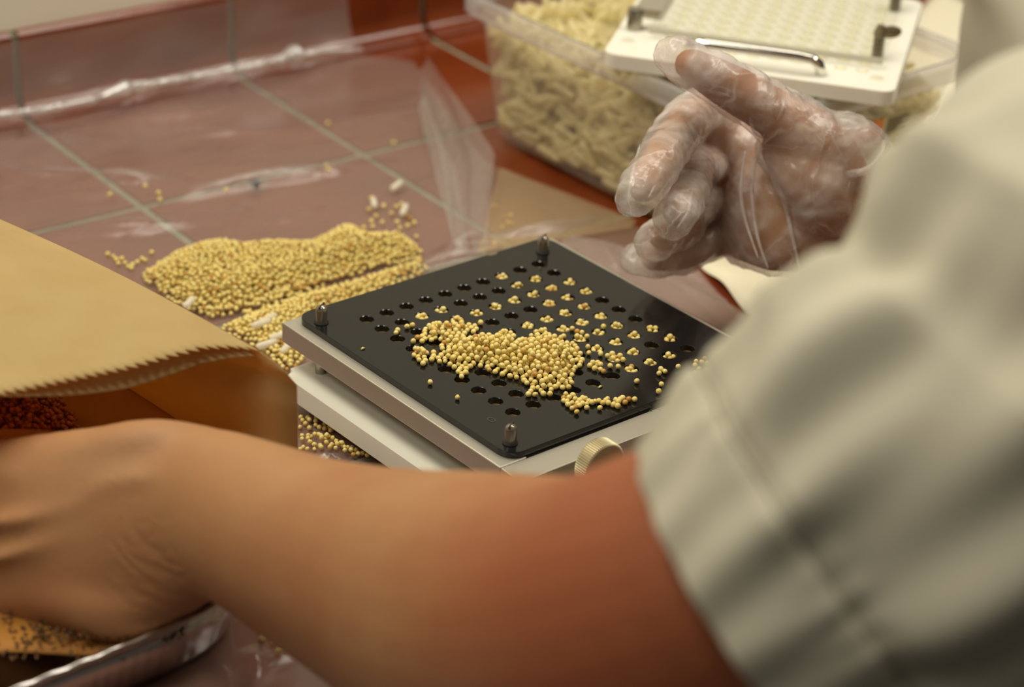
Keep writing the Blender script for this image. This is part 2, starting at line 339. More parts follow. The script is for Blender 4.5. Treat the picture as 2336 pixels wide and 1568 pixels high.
def fused(name, parts, voxel, smooth_it, m, parent, tex=None):
    V = []; F = []
    for v, f in parts:
        k = len(V); V += list(v); F += [tuple(i + k for i in q) for q in f]
    tmp = bpy.data.objects.new('tmp', mesh('tmp', V, F)); COL.objects.link(tmp)
    r = tmp.modifiers.new('r', 'REMESH'); r.mode = 'VOXEL'; r.voxel_size = voxel; r.use_smooth_shade = True
    s = tmp.modifiers.new('s', 'SMOOTH'); s.factor = 0.5; s.iterations = smooth_it
    for t, st, mid in (tex or []):
        d = tmp.modifiers.new('d', 'DISPLACE'); d.texture = t; d.strength = st; d.mid_level = mid; d.texture_coords = 'GLOBAL'
    dg = bpy.context.evaluated_depsgraph_get(); dg.update()
    me = bpy.data.meshes.new_from_object(tmp.evaluated_get(dg)); me.name = name
    bpy.data.objects.remove(tmp)
    me.materials.clear(); me.polygons.foreach_set('use_smooth', [True] * len(me.polygons))
    return obj(name, me, m, parent)
def inpoly(x, y, poly):
    c = np.zeros(np.shape(x), bool); n = len(poly)
    for i in range(n):
        x1, y1 = poly[i]; x2, y2 = poly[(i + 1) % n]
        k = ((y1 > y) != (y2 > y)) & (x < (x2 - x1) * (y - y1) / (y2 - y1 + 1e-12) + x1); c ^= k
    return c
def pdist(x, y, poly):
    d = np.full(np.shape(x), 9.0); n = len(poly)
    for i in range(n):
        ax, ay = poly[i]; bx, by = poly[(i + 1) % n]; L2 = (bx - ax) ** 2 + (by - ay) ** 2 + 1e-12
        t = np.clip(((x - ax) * (bx - ax) + (y - ay) * (by - ay)) / L2, 0, 1)
        d = np.minimum(d, np.hypot(x - ax - t * (bx - ax), y - ay - t * (by - ay)))
    return d

# ================================================================== THE SETTING
TH = math.radians(-3.1246); TP = 0.15713; TO = np.array([-0.014865, 0.481251])
ex = np.array([math.cos(TH), math.sin(TH)]); ey = np.array([-math.sin(TH), math.cos(TH)])
GW = 0.0052                                             # grout width
# counter: mortar bed with separate tiles, front edge towards the person
counter = thing('countertop', 'counter of glazed terracotta tiles with grey grout', 'counter', (TO[0], TO[1], 0), TH)
counter['kind'] = 'structure'; del counter['category']
box('mortar_bed', -4 * TP, 6 * TP, -4.45 * TP, 0.0, -0.03, -0.0016, 'grout', counter)
tm = None
for a in range(-4, 6):
    for b in range(-5, 0):
        if tm is None:
            t0 = box('tile', GW / 2, TP - GW / 2, GW / 2, TP - GW / 2, -0.008, 0.0, 'tile', counter, 0.0014, 2); tm = t0.data; t = t0
        else: t = obj('tile', tm, None, counter)
        t.location = (a * TP, b * TP, 0)
        if b == -5: t.scale = (1, 0.44, 1); t.location.y = -4 * TP - TP * 0.44
# wall: cove tiles at its foot, painted above
wall = thing('wall_back', 'cream painted wall above a low row of terracotta cove tiles', 'wall', (TO[0], TO[1], 0), TH)
wall['kind'] = 'structure'; del wall['category']
HB = 0.0555; RC = 0.016
box('painted_wall', -4.3 * TP, 6.3 * TP, 0.012, 0.06, HB - 0.002, 0.95, 'paint', wall, 0.002)
box('mortar_backing', -4.3 * TP, 6.3 * TP, 0.0078, 0.055, -0.03, HB - 0.002, 'grout', wall)
def cove_tile():
    prof = [(-0.0, 0.0015)]
    prof = [(0.0 - 0.012 + 0.0, 0.0)]
    prof = []
    for k in range(9):
        a = math.radians(90 * k / 8); prof.append((-0.011 + RC * math.sin(a), 0.0012 + RC - RC * math.cos(a)))
    prof += [(0.005, HB - 0.006), (0.0058, HB - 0.002), (0.008, HB)]
    back = [(0.016, HB), (0.016, -0.006), (-0.011, -0.006)]
    prof = prof + back; n = len(prof); V = []; F = []
    for x in (GW / 2, TP - GW / 2):
        V += [(x, y, z) for y, z in prof]
    for i in range(n): F.append((i, (i + 1) % n, n + (i + 1) % n, n + i))
    F.append(tuple(range(n))[::-1]); F.append(tuple(range(n, 2 * n)))
    bm = bmesh.new(); vv = [bm.verts.new(v) for v in V]
    for f in F: bm.faces.new([vv[i] for i in f])
    me = bm_mesh('cove_tile', bm, True)
    try: me.set_sharp_from_angle(angle=math.radians(35))
    except Exception: pass
    return me
cm = cove_tile()
for a in range(-4, 6):
    t = obj('cove_tile', cm, 'tile', wall); t.location = (a * TP, 0, 0)

# ================================================================== PLASTIC FILM ON THE COUNTER
RIDGES = []
def ridge(u0, v0, u1, v1, h, w):
    a = G(u0, v0); b = G(u1, v1); RIDGES.append((a[0], a[1], b[0], b[1], h * 1.6, w))
for q in ((0, 395, 380, 430, .004, .006), (330, 470, 760, 400, .004, .007), (420, 455, 900, 375, .003, .005), (40, 555, 560, 500, .004, .008),
          (600, 520, 760, 480, .002, .004), (330, 330, 640, 300, .003, .006), (150, 300, 700, 230, .003, .007), (0, 330, 300, 330, .003, .006),
          (500, 560, 560, 470, .002, .004), (720, 300, 940, 250, .002, .005), (100, 440, 420, 420, .0035, .005),
          (20, 470, 420, 440, .003, .010), (1360, 555, 1690, 735, .0035, .007), (1345, 560, 1420, 640, .0045, .005), (1480, 600, 1640, 660, .003, .006), (1440, 560, 1560, 640, .003, .004),
          (1080, 560, 1330, 520, .003, .005), (1150, 560, 1440, 490, .0025, .004), (1010, 590, 1110, 545, .006, .006),
          (560, 1440, 590, 1568, .003, .004), (600, 1420, 660, 1500, .003, .004), (560, 1540, 640, 1500, .0025, .004), (480, 1500, 520, 1568, .003, .004),
          (520, 1480, 560, 1530, .0025, .004), (690, 1020, 850, 1045, .006, .0045), (690, 1050, 860, 1062, .004, .005), (690, 965, 790, 990, .004, .004)):
    ridge(*q)
def fh(x, y):
    x = np.asarray(x, float); y = np.asarray(y, float)
    h = 0.0012 + 0.0007 * np.sin(31 * x + 17 * y) * np.sin(23 * y - 9 * x + 1.3) + 0.0005 * np.sin(71 * x - 44 * y)
    for ax, ay, bx, by, hh, w in RIDGES:
        L2 = (bx - ax) ** 2 + (by - ay) ** 2; t = ((x - ax) * (bx - ax) + (y - ay) * (by - ay)) / L2
        tc = np.clip(t, 0, 1); d = np.hypot(x - ax - tc * (bx - ax), y - ay - tc * (by - ay))
        d = d + 0.0016 * np.sin(60 * (x + y) + 40 * ax)
        h = h + hh * np.exp(-(d / w) ** 2) * np.clip(4 * tc * (1 - tc), 0.25, 1)
    # flat where the filler, the tub and the pan stand
    inm = np.minimum(np.minimum(x + 0.099, 0.1 - x), np.minimum(y + 0.114, 0.085 - y))
    k = np.clip(inm / 0.012 + 0.6, 0, 1); h = h * (1 - k) + 0.0012 * k
    inm = np.minimum(np.minimum(x + 0.43, -0.212 - x), np.minimum(y + 0.092, 0.11 - y))
    k = np.clip(inm / 0.012 + 0.5, 0, 1); h = h * (1 - k) + 0.0012 * k
    return np.maximum(h, 0.0009)
film = thing('plastic_sheet', 'wrinkled clear plastic sheet spread over the tiled counter', 'plastic sheet')
E0 = G(965, 150); E1 = G(1085, 560); E2 = G(1136, 372); E3 = G(1470, 508)
fpoly = [(-0.50, -0.19), (0.07, -0.19), (0.17, -0.02), (0.186, 0.06), (E3[0] - 0.008, E3[1]), (E2[0] - 0.006, E2[1]), (E2[0], E2[1] + 0.02), (E0[0], E0[1] + 0.01), (0.235, 0.455), (0.0, 0.466), (-0.50, 0.49)]
st = 0.0027
gx = np.arange(-0.50, 0.30, st); gy = np.arange(-0.19, 0.492, st)
X, Y = np.meshgrid(gx, gy); wallY = TO[1] + math.tan(TH) * (X - TO[0])
H = fh(X, Y)
dw = wallY - 0.017 - Y                                       # run-up onto the cove
Yc = np.minimum(Y, wallY - 0.017); H = H + np.where(dw < 0, 0.0, 0)
keep = inpoly(X, Y, fpoly) & (Y < wallY - 0.0135)
idx = -np.ones(X.shape, int); idx[keep] = np.arange(keep.sum())
V = np.stack([X[keep], Y[keep], H[keep]], 1)
A_ = idx[:-1, :-1]; B_ = idx[:-1, 1:]; C_ = idx[1:, 1:]; D_ = idx[1:, :-1]
ok = (A_ >= 0) & (B_ >= 0) & (C_ >= 0) & (D_ >= 0)
F = np.stack([A_[ok], B_[ok], C_[ok], D_[ok]], 1)
obj('sheet', mesh('sheet', V, F), 'film', film)
# part of the sheet that climbs the wall
def wpt(s, off, z):                                          # s along the wall, off in front of it
    p = TO + ex * s + ey * (-off); return (p[0], p[1], z)
V = []; F = []; nx, nz = 150, 26; s0, s1 = -0.46, 0.243
for i in range(nx + 1):
    for j in range(nz + 1):
        s = s0 + (s1 - s0) * i / nx; t = j / nz
        z = 0.004 + t * 0.0505
        off = 0.0185 * (1 - t) ** 2.2 + 0.0005 + 0.0022 * t + 0.0016 * (0.6 + math.sin(47 * s + 3 * t) * math.sin(23 * s + 60 * z) + 0.5 * math.sin(90 * s - 80 * z)) * (t > 0.05)
        V.append(wpt(s, off, z))
for i in range(nx):
    for j in range(nz):
        a = i * (nz + 1) + j; F.append((a, a + nz + 1, a + nz + 2, a + 1))
obj('wall_flap', mesh('wall_flap', V, F), 'film', film)
# rolled fold along the foot of the wall, highlight put in as whiter film
path = []; rad = []
for i in range(221):
    u = -60 + 885 * i / 220
    v = np.interp(u, [-60, 0, 100, 210, 270, 300, 340, 430, 540, 640, 668, 690, 740, 825], [276, 262, 250, 228, 206, 196, 192, 178, 158, 136, 122, 126, 116, 112])
    r = 0.0021 + 0.0007 * math.sin(u * 0.13) * math.sin(u * 0.031 + 1)
    r += 0.0042 * math.exp(-((u - 672) / 20) ** 2) + 0.0028 * math.exp(-((u - 285) / 26) ** 2) + 0.0010 * math.exp(-((u - 105) / 12) ** 2)
    if u > 690: r *= 0.6
    r = max(r, 0.0009)
    path.append(tuple(G(u, v, 0.0165))); rad.append(r)
obj('rolled_fold', tube_mesh('rolled_fold', path, rad, 12), 'film_roll', film)
# standing flap at the sheet's side
def flap(name, edge0, edge1, top, nseg=40, nh=14, wob=0.002, m='film_fold'):
    V = []; F = []
    for i in range(nseg + 1):
        t = i / nseg; a = np.array(edge0) * (1 - t) + np.array(edge1) * t
        k = np.array([np.interp(t, top[0], [q[c] for q in top[1]]) for c in range(3)])
        for j in range(nh + 1):
            s = j / nh; p = a * (1 - s) + k * s
            p = p + np.array([1, -0.5, 0.3]) * wob * math.sin(3.1 * s * 3 + 9 * t) * s * (1.1 - s) * 3
            V.append(p)
    for i in range(nseg):
        for j in range(nh):
            a = i * (nh + 1) + j; F.append((a, a + nh + 1, a + nh + 2, a + 1))
    return obj(name, mesh(name, V, F), m, film)
flap('standing_flap', G(955, 205, 0.002), G(1083, 575, 0.002), ([0, 0.3, 0.62, 1], [P(972, 124, 1.545), P(1050, 230, 1.49), P(1128, 352, 1.415), P(1110, 585, 1.338)]))
flap('inner_pleat', G(965, 300, 0.002), G(1040, 575, 0.002), ([0, 0.5, 1], [P(962, 190, 1.535), P(1040, 400, 1.435), P(1075, 585, 1.34)]), wob=0.003)
flap('folded_ply', G(1090, 575, 0.004), G(1440, 520, 0.004), ([0, 1], [G(1140, 382, 0.004), G(1452, 502, 0.004)]), 30, 12, 0.0006, 'film_reflect_tint')

flap('crumpled_ply', G(1275, 560, 0.003), G(1690, 775, 0.003), ([0, 0.25, 0.7, 1], [G(1300, 535, 0.005), G(1380, 548, 0.009), G(1590, 612, 0.006), G(1716, 742, 0.004)]), 60, 16, 0.0032)
flap('crumpled_ply', G(950, 625, 0.003), G(1135, 568, 0.003), ([0, 0.5, 1], [G(965, 600, 0.006), G(1050, 555, 0.010), G(1120, 545, 0.005)]), 40, 10, 0.003)
# ================================================================== CAPSULE FILLER (black plate on aluminium frame on white base)
fil = thing('capsule_filler', 'capsule filling device with black perforated plate, aluminium frame and white base', 'capsule filler')
ZP = 0.048; PX, PY, HR = 0.0125, 0.012715, 0.00355
px0, px1, py0, py1 = -0.0832, 0.0818, -0.0877, 0.0812
# black plate with 100 holes
def hole_plate(name, gx0, gx1, gy0, gy1, outline, z, thick, nx, ny, pxx, pyy, hr, seg=24, ell=1.0):
    bm = bmesh.new()
    ang = [2 * math.pi * k / seg for k in range(seg)]
    for i in range(nx):
        for j in range(ny):
            cx = gx0 + (i + 0.5) * pxx; cy = gy0 + (j + 0.5) * pyy
            ci = [bm.verts.new((cx + hr * math.cos(a), cy + hr * ell * math.sin(a), z)) for a in ang]
            sq = []
            for a in ang:
                c, s = math.cos(a), math.sin(a); k = 1 / max(abs(c), abs(s)); sq.append(bm.verts.new((cx + c * k * pxx / 2, cy + s * k * pyy / 2, z)))
            for k in range(seg): bm.faces.new((ci[k], sq[k], sq[(k + 1) % seg], ci[(k + 1) % seg]))
    bmesh.ops.remove_doubles(bm, verts=bm.verts[:], dist=1e-5)
    inner = [e for e in bm.edges if e.is_boundary and all(abs(v.co.x - gx0) < 1e-5 or abs(v.co.x - gx1) < 1e-5 or abs(v.co.y - gy0) < 1e-5 or abs(v.co.y - gy1) < 1e-5 for v in e.verts)]
    ov = [bm.verts.new((x, y, z)) for x, y in outline]; oe = [bm.edges.new((ov[i], ov[(i + 1) % len(ov)])) for i in range(len(ov))]
    bmesh.ops.triangle_fill(bm, use_beauty=True, edges=inner + oe)
    bmesh.ops.recalc_face_normals(bm, faces=bm.faces[:])
    ret = bmesh.ops.extrude_face_region(bm, geom=bm.faces[:])
    bmesh.ops.translate(bm, verts=[g for g in ret['geom'] if isinstance(g, bmesh.types.BMVert)], vec=(0, 0, -thick))
    return bm_mesh(name, bm)
outl = rrect(px0, px1, py0, py1, 0.0085, 6)
# small notch in the far edge
ins = next(i for i, p in enumerate(outl) if abs(p[1] - py1) < 1e-6)
outl = outl[:ins + 1] + [(0.0480, py1), (0.0465, py1 - 0.0016), (0.0420, py1 - 0.0016), (0.0410, py1)] + outl[ins + 1:]
pm = hole_plate('black_plate', -5 * PX, 5 * PX, -5 * PY, 5 * PY, outl, ZP, 0.0033, 10, 10, PX, PY, HR)
plate = obj('black_plate', pm, 'black', fil); plate['label'] = 'glossy black plate with a grid of one hundred holes'
bv = plate.modifiers.new('b', 'BEVEL'); bv.width = 0.00035; bv.segments = 1; bv.limit_method = 'ANGLE'; bv.angle_limit = math.radians(50)
# faint ring stamped on the plate
mk = lathe_mesh('stamped_mark', [(0.0013, 0), (0.0015, 0.00006), (0.0017, 0)], 20)
bmk = bmesh.new()
for k in range(24):
    a = 2 * math.pi * k / 24
    bmk.verts.new((0.00135 * math.cos(a), 0.0019 * math.sin(a), 0.00006)); bmk.verts.new((0.0017 * math.cos(a), 0.0023 * math.sin(a), 0.00006))
bmk.verts.ensure_lookup_table()
for k in range(24): bmk.faces.new((bmk.verts[2 * k], bmk.verts[2 * k + 1], bmk.verts[(2 * k + 3) % 48], bmk.verts[(2 * k + 2) % 48]))
MT['mark'] = mat('scratched_black', (74, 74, 70), 0.4)
om = obj('stamped_ring', bm_mesh('stamped_ring', bmk), 'mark', plate); om.location = tuple(G(1121, 958, ZP + 0.0001)); om['label'] = 'faint stamped ring'
# plate under the holes, frame rails
cvm = hole_plate('capsule_plate', -5 * PX, 5 * PX, -5 * PY, 5 * PY, rrect(-0.0725, 0.0725, -0.0742, 0.0742, 0.002, 2), ZP - 0.0034, 0.0060, 10, 10, PX, PY, HR, 16)
obj('capsule_plate', cvm, 'cavity', fil)
box('dark_filler', -0.072, 0.072, -0.074, 0.074, 0.0345, 0.0384, 'rubber', fil)  # black filler added below so the holes look dark
box('frame_rail', -0.0895, -0.0735, -0.0885, 0.0835, 0.0338, 0.0446, 'alu', fil, 0.0006)
box('frame_rail', 0.0735, 0.0885, -0.0885, 0.0835, 0.0338, 0.0446, 'alu', fil, 0.0006)
box('frame_rail', -0.0733, 0.0733, 0.0745, 0.0835, 0.0338, 0.0446, 'alu', fil, 0.0006)
fr = box('front_rail', -0.0895, 0.0885, -0.1035, -0.0889, 0.0300, 0.0446, 'alu', fil, 0.0005); fr['label'] = 'bright front rail with a worn engraved line'
# worn engraving on the rail top: short strokes
eb = bmesh.new()
def stroke(u0, v0, u1, v1, w=0.00022):
    a = vec(G(u0, v0, 0.04466)); b = vec(G(u1, v1, 0.04466)); t = (b - a).normalized(); n_ = Vector((-t.y, t.x, 0)) * w
    eb.faces.new([eb.verts.new(q) for q in (a - n_, b - n_, b + n_, a + n_)])
def ez(x, y): return 1430 + x * 140 / 2336, 880 + y * 90 / 1502
for a, b, c, d in ((335, 1095, 450, 1055), (340, 930, 380, 890), (590, 1000, 700, 860), (590, 1060, 660, 1090), (700, 860, 850, 900), (860, 940, 960, 930), (890, 980, 960, 990),
                   (980, 800, 1040, 830), (1080, 870, 1150, 900), (1170, 900, 1290, 960), (1180, 850, 1240, 860), (1230, 720, 1390, 800), (1400, 600, 1620, 710), (1550, 590, 1690, 660), (1110, 700, 1160, 720), (840, 800, 870, 810)):
    stroke(*ez(a, b), *ez(c, d))
MT['engrave'] = mat('engraved_dark', (96, 88, 68), 0.6, 0.6)
obj('engraving', bm_mesh('engraving', eb), 'engrave', fr)
# white base plate on rubber feet
bs = prism('base_plate', rrect(-0.0945, 0.0945, -0.118, 0.0785, 0.007, 6), 0.0092, 0.0200, 'white', fil, 0.0050, 5); bs['label'] = 'thick white plastic base'
for x in (-0.078, 0.078):
    for y in (-0.1, 0.062):
        obj('rubber_foot', lathe_mesh('rubber_foot', [(0.0075, 0.0013), (0.008, 0.003), (0.007, 0.0094)], 20), 'rubber', fil).location = (x, y, 0)
# guide pins: rods through frame and plate with slotted round heads
def pin_mesh():
    R_ = 0.00295; prof = [(R_, 0), (R_, 0.0355)] + [(R_ * math.cos(a), 0.0355 + R_ * 0.95 * math.sin(a)) for a in (0.35, 0.7, 1.0, 1.3, 1.5)]
    return lathe_mesh('guide_pin', prof, 24)
pmh = pin_mesh()
for x, y in ((-0.0772, 0.0668), (0.0675, 0.0668), (-0.0756, -0.0785), (0.0675, -0.0785)):
    p = obj('guide_pin', pmh, 'steel', fil); p.location = (x, y, 0.0195)
    c = obj('collar', lathe_mesh('collar', [(0.0033, 0), (0.0037, 0.0002), (0.0037, 0.0005), (0.0030, 0.0006)], 24), 'rubber', p); c.location = (0, 0, 0.0284)
    s = box('screw_slot', -0.0031, 0.0031, -0.00035, 0.00035, 0.0374, 0.03845, 'dark', p); s.rotation_euler = (0, 0, 0.55)
# knurled thumbscrew in the front rail
kp = np.array([0.0, -0.1035, 0.0360])
d_ = ray(1333, 1037); tt = (-0.1035 - CAM[1]) / d_[1]; kp = CAM + d_ * tt
ks = obj('thumbscrew', lathe_mesh('thumbscrew', [(0.0030, 0), (0.0030, 0.0014), (0.0024, 0.0018), (0.0030, 0.0022), (0.0024, 0.0026), (0.0030, 0.0030), (0.0024, 0.0034), (0.0030, 0.0038), (0.0030, 0.0075)], 20, axis=(0, -1, 0)), 'nickel', fil)
ks.location = tuple(kp)
V = []; F = []; nk = 192; hp = [(0.0035, 0.006), (0.0108, 0.0062), (0.0115, 0.0068), (0.0115, 0.0138), (0.0108, 0.0144), (0.0035, 0.0144)]
for hi, (r, h) in enumerate(hp):
    for k in range(nk):
        a = 2 * math.pi * k / nk; rr = r * (1.035 if (k % 3 == 0) else 0.985) if 2 <= hi <= 3 else r
        V.append((rr * math.cos(a), -h, rr * math.sin(a)))
for i in range(len(hp) - 1):
    for k in range(nk): F.append((i * nk + k, i * nk + (k + 1) % nk, (i + 1) * nk + (k + 1) % nk, (i + 1) * nk + k))
F.append(tuple(range(nk))); F.append(tuple(range(5 * nk, 6 * nk))[::-1])
bmk = bmesh.new(); vv = [bmk.verts.new(v) for v in V]
for f in F: bmk.faces.new([vv[i] for i in f])
obj('knurled_head', bm_mesh('knurled_head', bmk), 'nickel', ks)

# ================================================================== SEEDS
def seed_template(sub, sx, sy, sz, groove):
    bm = bmesh.new(); bmesh.ops.create_icosphere(bm, subdivisions=sub, radius=1.0)
    V = np.array([v.co[:] for v in bm.verts]); F = np.array([[v.index for v in f.verts] for f in bm.faces]); bm.free()
    k = 1 - 0.10 * np.clip(V[:, 0], 0, 1); V[:, 1] *= k; V[:, 2] *= k                   # slightly egg-shaped
    g = np.exp(-(V[:, 1] / 0.16) ** 2) * np.clip(V[:, 0] + 0.2, 0, 1) * groove; V *= (1 - g)[:, None]
    return V * np.array([sx, sy, sz]), F
SR = 0.00142
HI = [seed_template(2, SR * a, SR * b, SR * c, g) for a, b, c, g in ((1.06, 1.0, 0.95, 0.12), (1.0, 0.96, 1.0, 0.0), (1.12, 0.95, 0.92, 0.18), (0.95, 0.93, 0.92, 0.0))]
LO = [seed_template(1, SR * a, SR * b, SR * c, 0) for a, b, c in ((1.08, 1.0, 0.95), (1.0, 0.96, 1.0), (1.14, 0.95, 0.92))]
SEEDME = []
for k, (v, f) in enumerate(HI): me = mesh('seed', v, f); me.materials.append(MT['seed']); SEEDME.append(me)
def rrot():
    q = rng.normal(size=4); q /= np.linalg.norm(q); w, x, y, z = q
    return np.array([[1 - 2 * (y * y + z * z), 2 * (x * y - z * w), 2 * (x * z + y * w)], [2 * (x * y + z * w), 1 - 2 * (x * x + z * z), 2 * (y * z - x * w)], [2 * (x * z - y * w), 2 * (y * z + x * w), 1 - 2 * (x * x + y * y)]])
def seed_stuff(name, pts, m, label, templ=LO, scale=1.0, cat='seeds'):
    V = []; F = []; n = 0
    for p in pts:
        v, f = templ[int(rng.integers(len(templ)))]; s = scale * (0.9 + 0.2 * rng.random())
        V.append((v * s) @ rrot().T + np.asarray(p)); F.append(f + n); n += len(v)
    o = obj(name, mesh(name, np.concatenate(V), np.concatenate(F)), m)
    return tag(o, label, cat, kind='stuff')
GRP = {}
def one_seed(p, label, group, scale=None):
    o = bpy.data.objects.new('seed', SEEDME[int(rng.integers(len(SEEDME)))]); COL.objects.link(o)
    o.location = tuple(map(float, p)); o.rotation_euler = tuple(rng.random(3) * 6.28); s = scale or 0.92 + 0.18 * rng.random(); o.scale = (s, s, s)
    return tag(o, label, 'seed', group)
def pack(poly, spacing, n_try, existing=None, jit=None):
    xs = [p[0] for p in poly]; ys = [p[1] for p in poly]; pts = list(existing or []); out = []
    cell = {}
    def key(x, y): return int(x // spacing), int(y // spacing)
    for _ in range(n_try):
        x = random.uniform(min(xs), max(xs)); y = random.uniform(min(ys), max(ys))
        if not bool(inpoly(np.array(x), np.array(y), poly)): continue
        kx, ky = key(x, y); good = True
        for i in (-1, 0, 1):
            for j in (-1, 0, 1):
                for q in cell.get((kx + i, ky + j), ()):
                    if (q[0] - x) ** 2 + (q[1] - y) ** 2 < spacing ** 2: good = False
        if good: cell.setdefault((kx, ky), []).append((x, y)); out.append((x, y))
    return out
def c6(x, y, z=ZP): return tuple(G(900 + x * 560 / 2336, 640 + y * 560 / 2336, z)[:2])
pile = [c6(*q, ZP + 0.001) for q in ((150, 700), (200, 645), (430, 705), (440, 590), (215, 550), (290, 460), (370, 400), (520, 440), (560, 365), (650, 365), (650, 440), (750, 415), (800, 490), (690, 515), (670, 575), (880, 505), (940, 555), (1030, 475), (1150, 505), (1110, 585), (1300, 585), (1260, 535), (1420, 455), (1500, 535), (1600, 585), (1700, 605), (1790, 715), (1780, 810), (1690, 930), (1690, 1000), (1620, 1050), (1500, 1010), (1480, 1090), (1270, 1095), (1300, 985), (1220, 995), (1230, 945), (1060, 910), (1000, 890), (760, 820), (690, 845), (680, 920), (630, 945), (600, 860), (520, 810), (430, 790), (400, 740), (270, 800))]
pile_seeds = []
L1 = pack(pile, 0.00262, 26000)
for x, y in L1: pile_seeds.append((x, y, ZP + SR * 0.97))
dpl = lambda pts: pdist(np.array([p[0] for p in pts]), np.array([p[1] for p in pts]), pile)
L2 = pack(pile, 0.00275, 16000); dd = dpl(L2); L2 = [p for p, d in zip(L2, dd) if d > 0.0030]
for x, y in L2: pile_seeds.append((x, y, ZP + SR * (2.75 + 0.2 * random.random())))
L3 = pack(pile, 0.00285, 16000); dd = dpl(L3); L3 = [p for p, d in zip(L3, dd) if d > 0.0068]
for x, y in L3: pile_seeds.append((x, y, ZP + SR * (4.4 + 0.4 * random.random())))
L4 = pack(pile, 0.0031, 12000); dd = dpl(L4); L4 = [p for p, d in zip(L4, dd) if d > 0.0105]
for x, y in L4: pile_seeds.append((x, y, ZP + SR * (6.0 + 0.4 * random.random())))
# trail to the right of the pile and stray seeds on the plate
def c6p(x, y): g = G(900 + x * 560 / 2336, 640 + y * 560 / 2336, ZP + SR); return (g[0], g[1], ZP + SR * 0.97)
trail = [(1630, 1080), (1700, 1090), (1610, 1120), (1660, 1115), (1720, 1130), (1640, 1150), (1690, 1165), (1610, 1145), (1740, 1170), (1720, 1205), (1765, 1140), (1790, 1115), (1815, 1125), (1790, 1170), (1830, 1175), (1850, 1150), (1880, 1160), (1910, 1150), (1945, 1145), (1690, 1215), (1735, 1250), (1830, 1210), (1955, 1212), (1985, 1165), (2028, 1125), (2035, 1165), (2085, 1180), (2105, 1135), (2130, 1155), (2125, 1195), (2150, 1130), (2170, 1118), (2195, 1160), (2230, 1130), (2285, 1130), (1650, 1180), (1760, 1190), (2010, 1140)]
for q in trail: one_seed(c6p(*q), 'pale yellow seed in the thin trail along the black plate front edge', 'trail of seeds on the plate')
one_seed(c6p(340, 968), 'lone pale yellow seed near the black plate edge, the one nearer the pile', None)
one_seed(c6p(600, 1112), 'lone pale yellow seed on the bare front corner of the black plate', None)
def c1p(x, y): g = G(640 + x * 1040 / 2336, 500 + y * 1040 / 2336, ZP + SR); return (g[0], g[1], ZP + SR * 0.97)
for q in ((600, 568), (592, 582), (648, 550), (676, 542), (680, 625), (725, 625)): one_seed(c1p(*q), 'pale yellow seed scattered beside the left end of the pile on black plate', 'scattered seeds left of the pile')
for q in ((1940, 790), (1970, 780), (1950, 770), (2038, 755), (1952, 846), (1938, 882), (1826, 830), (2125, 750), (2145, 770), (2160, 735), (2175, 715), (2150, 790), (2130, 730), (2190, 740), (2125, 790), (2180, 780)):
    one_seed(c1p(*q), 'pale yellow seed scattered on the black plate beside the sleeve', 'scattered seeds by the sleeve')
for q in ((1640, 690), (1675, 700), (1585, 750), (1600, 735), (1640, 770), (1655, 780), (1690, 752), (1730, 755), (1610, 765), (1655, 550), (1495, 560), (1520, 575), (1545, 580), (1570, 600), (1520, 600), (1575, 655), (1580, 685), (1640, 745), (1625, 735), (1025, 530), (1740, 700), (1755, 720), (1450, 600), (1700, 690)):
    one_seed(c1p(*q), 'pale yellow seed lying loose between the filled holes beyond the pile', 'loose seeds between the holes')
n_ind = 38 + 2 + 6 + 16 + 24
# seeds in the holes
FILL = {0: (7,), 1: (2, 3, 7, 8), 2: (3, 4, 5, 6, 7, 8, 9), 3: (7, 8, 9), 4: (5, 6, 7, 8), 5: (6, 7, 8), 6: (6, 7, 8), 7: (6, 7, 8, 9), 8: (5, 6, 7, 9), 9: (6, 7, 8)}
hole_pts = []
for j, ii in FILL.items():
    for i in ii:
        cx, cy = (i - 4.5) * PX, (4.5 - j) * PY; ph = random.random() * 6.28
        n = random.choice((4, 5, 5))
        for k in range(n):
            a = ph + 6.28 * k / n; r = 0.00215; hole_pts.append((cx + r * math.cos(a), cy + r * math.sin(a), ZP + random.uniform(-0.0018, -0.0006)))
        for k in range(random.choice((1, 2, 2))): hole_pts.append((cx + random.uniform(-.001, .001), cy + random.uniform(-.001, .001), ZP + 0.0001 + random.uniform(0, 0.0006)))
        for k in range(4): hole_pts.append((cx + random.uniform(-.002, .002), cy + random.uniform(-.002, .002), ZP - 0.0034))
seed_stuff('seed_fill', hole_pts, 'seed', 'pale yellow seeds heaped in the filled holes of the black plate', HI)
def ratio(p): return -depth(p) + (0.004 if p[2] > ZP + SR * 1.5 else 0)
ps = sorted(pile_seeds, key=ratio, reverse=True)
for p in ps[:300 - n_ind]: one_seed(p, 'pale yellow seed in the near part of the pile on black plate', 'near seeds of the pile on the plate')
seed_stuff('seed_pile', ps[300 - n_ind:], 'seed', 'pile of pale yellow seeds spread in the middle of the black plate', HI)
# two husk flakes
for q, lb in (((423, 653), 'small pale husk flake on the bare left side of black plate'), ((1640, 850), 'small pale husk flake beside the trail of seeds on black plate')):
    g = c1p(*q); V = [(-0.0016, -0.0005, 0), (0, -0.0008, 0.0005), (0.0016, 0.0, 0.0001), (0.0002, 0.0008, 0.0006), (-0.0014, 0.0005, 0.0001), (0, 0, 0.0009)]
    o = obj('husk_flake', mesh('husk_flake', V, [(0, 1, 5), (1, 2, 5), (2, 3, 5), (3, 4, 5), (4, 0, 5), (4, 3, 2, 1, 0)]), 'seed'); o.location = (g[0], g[1], ZP + 0.0002); tag(o, lb, 'husk')
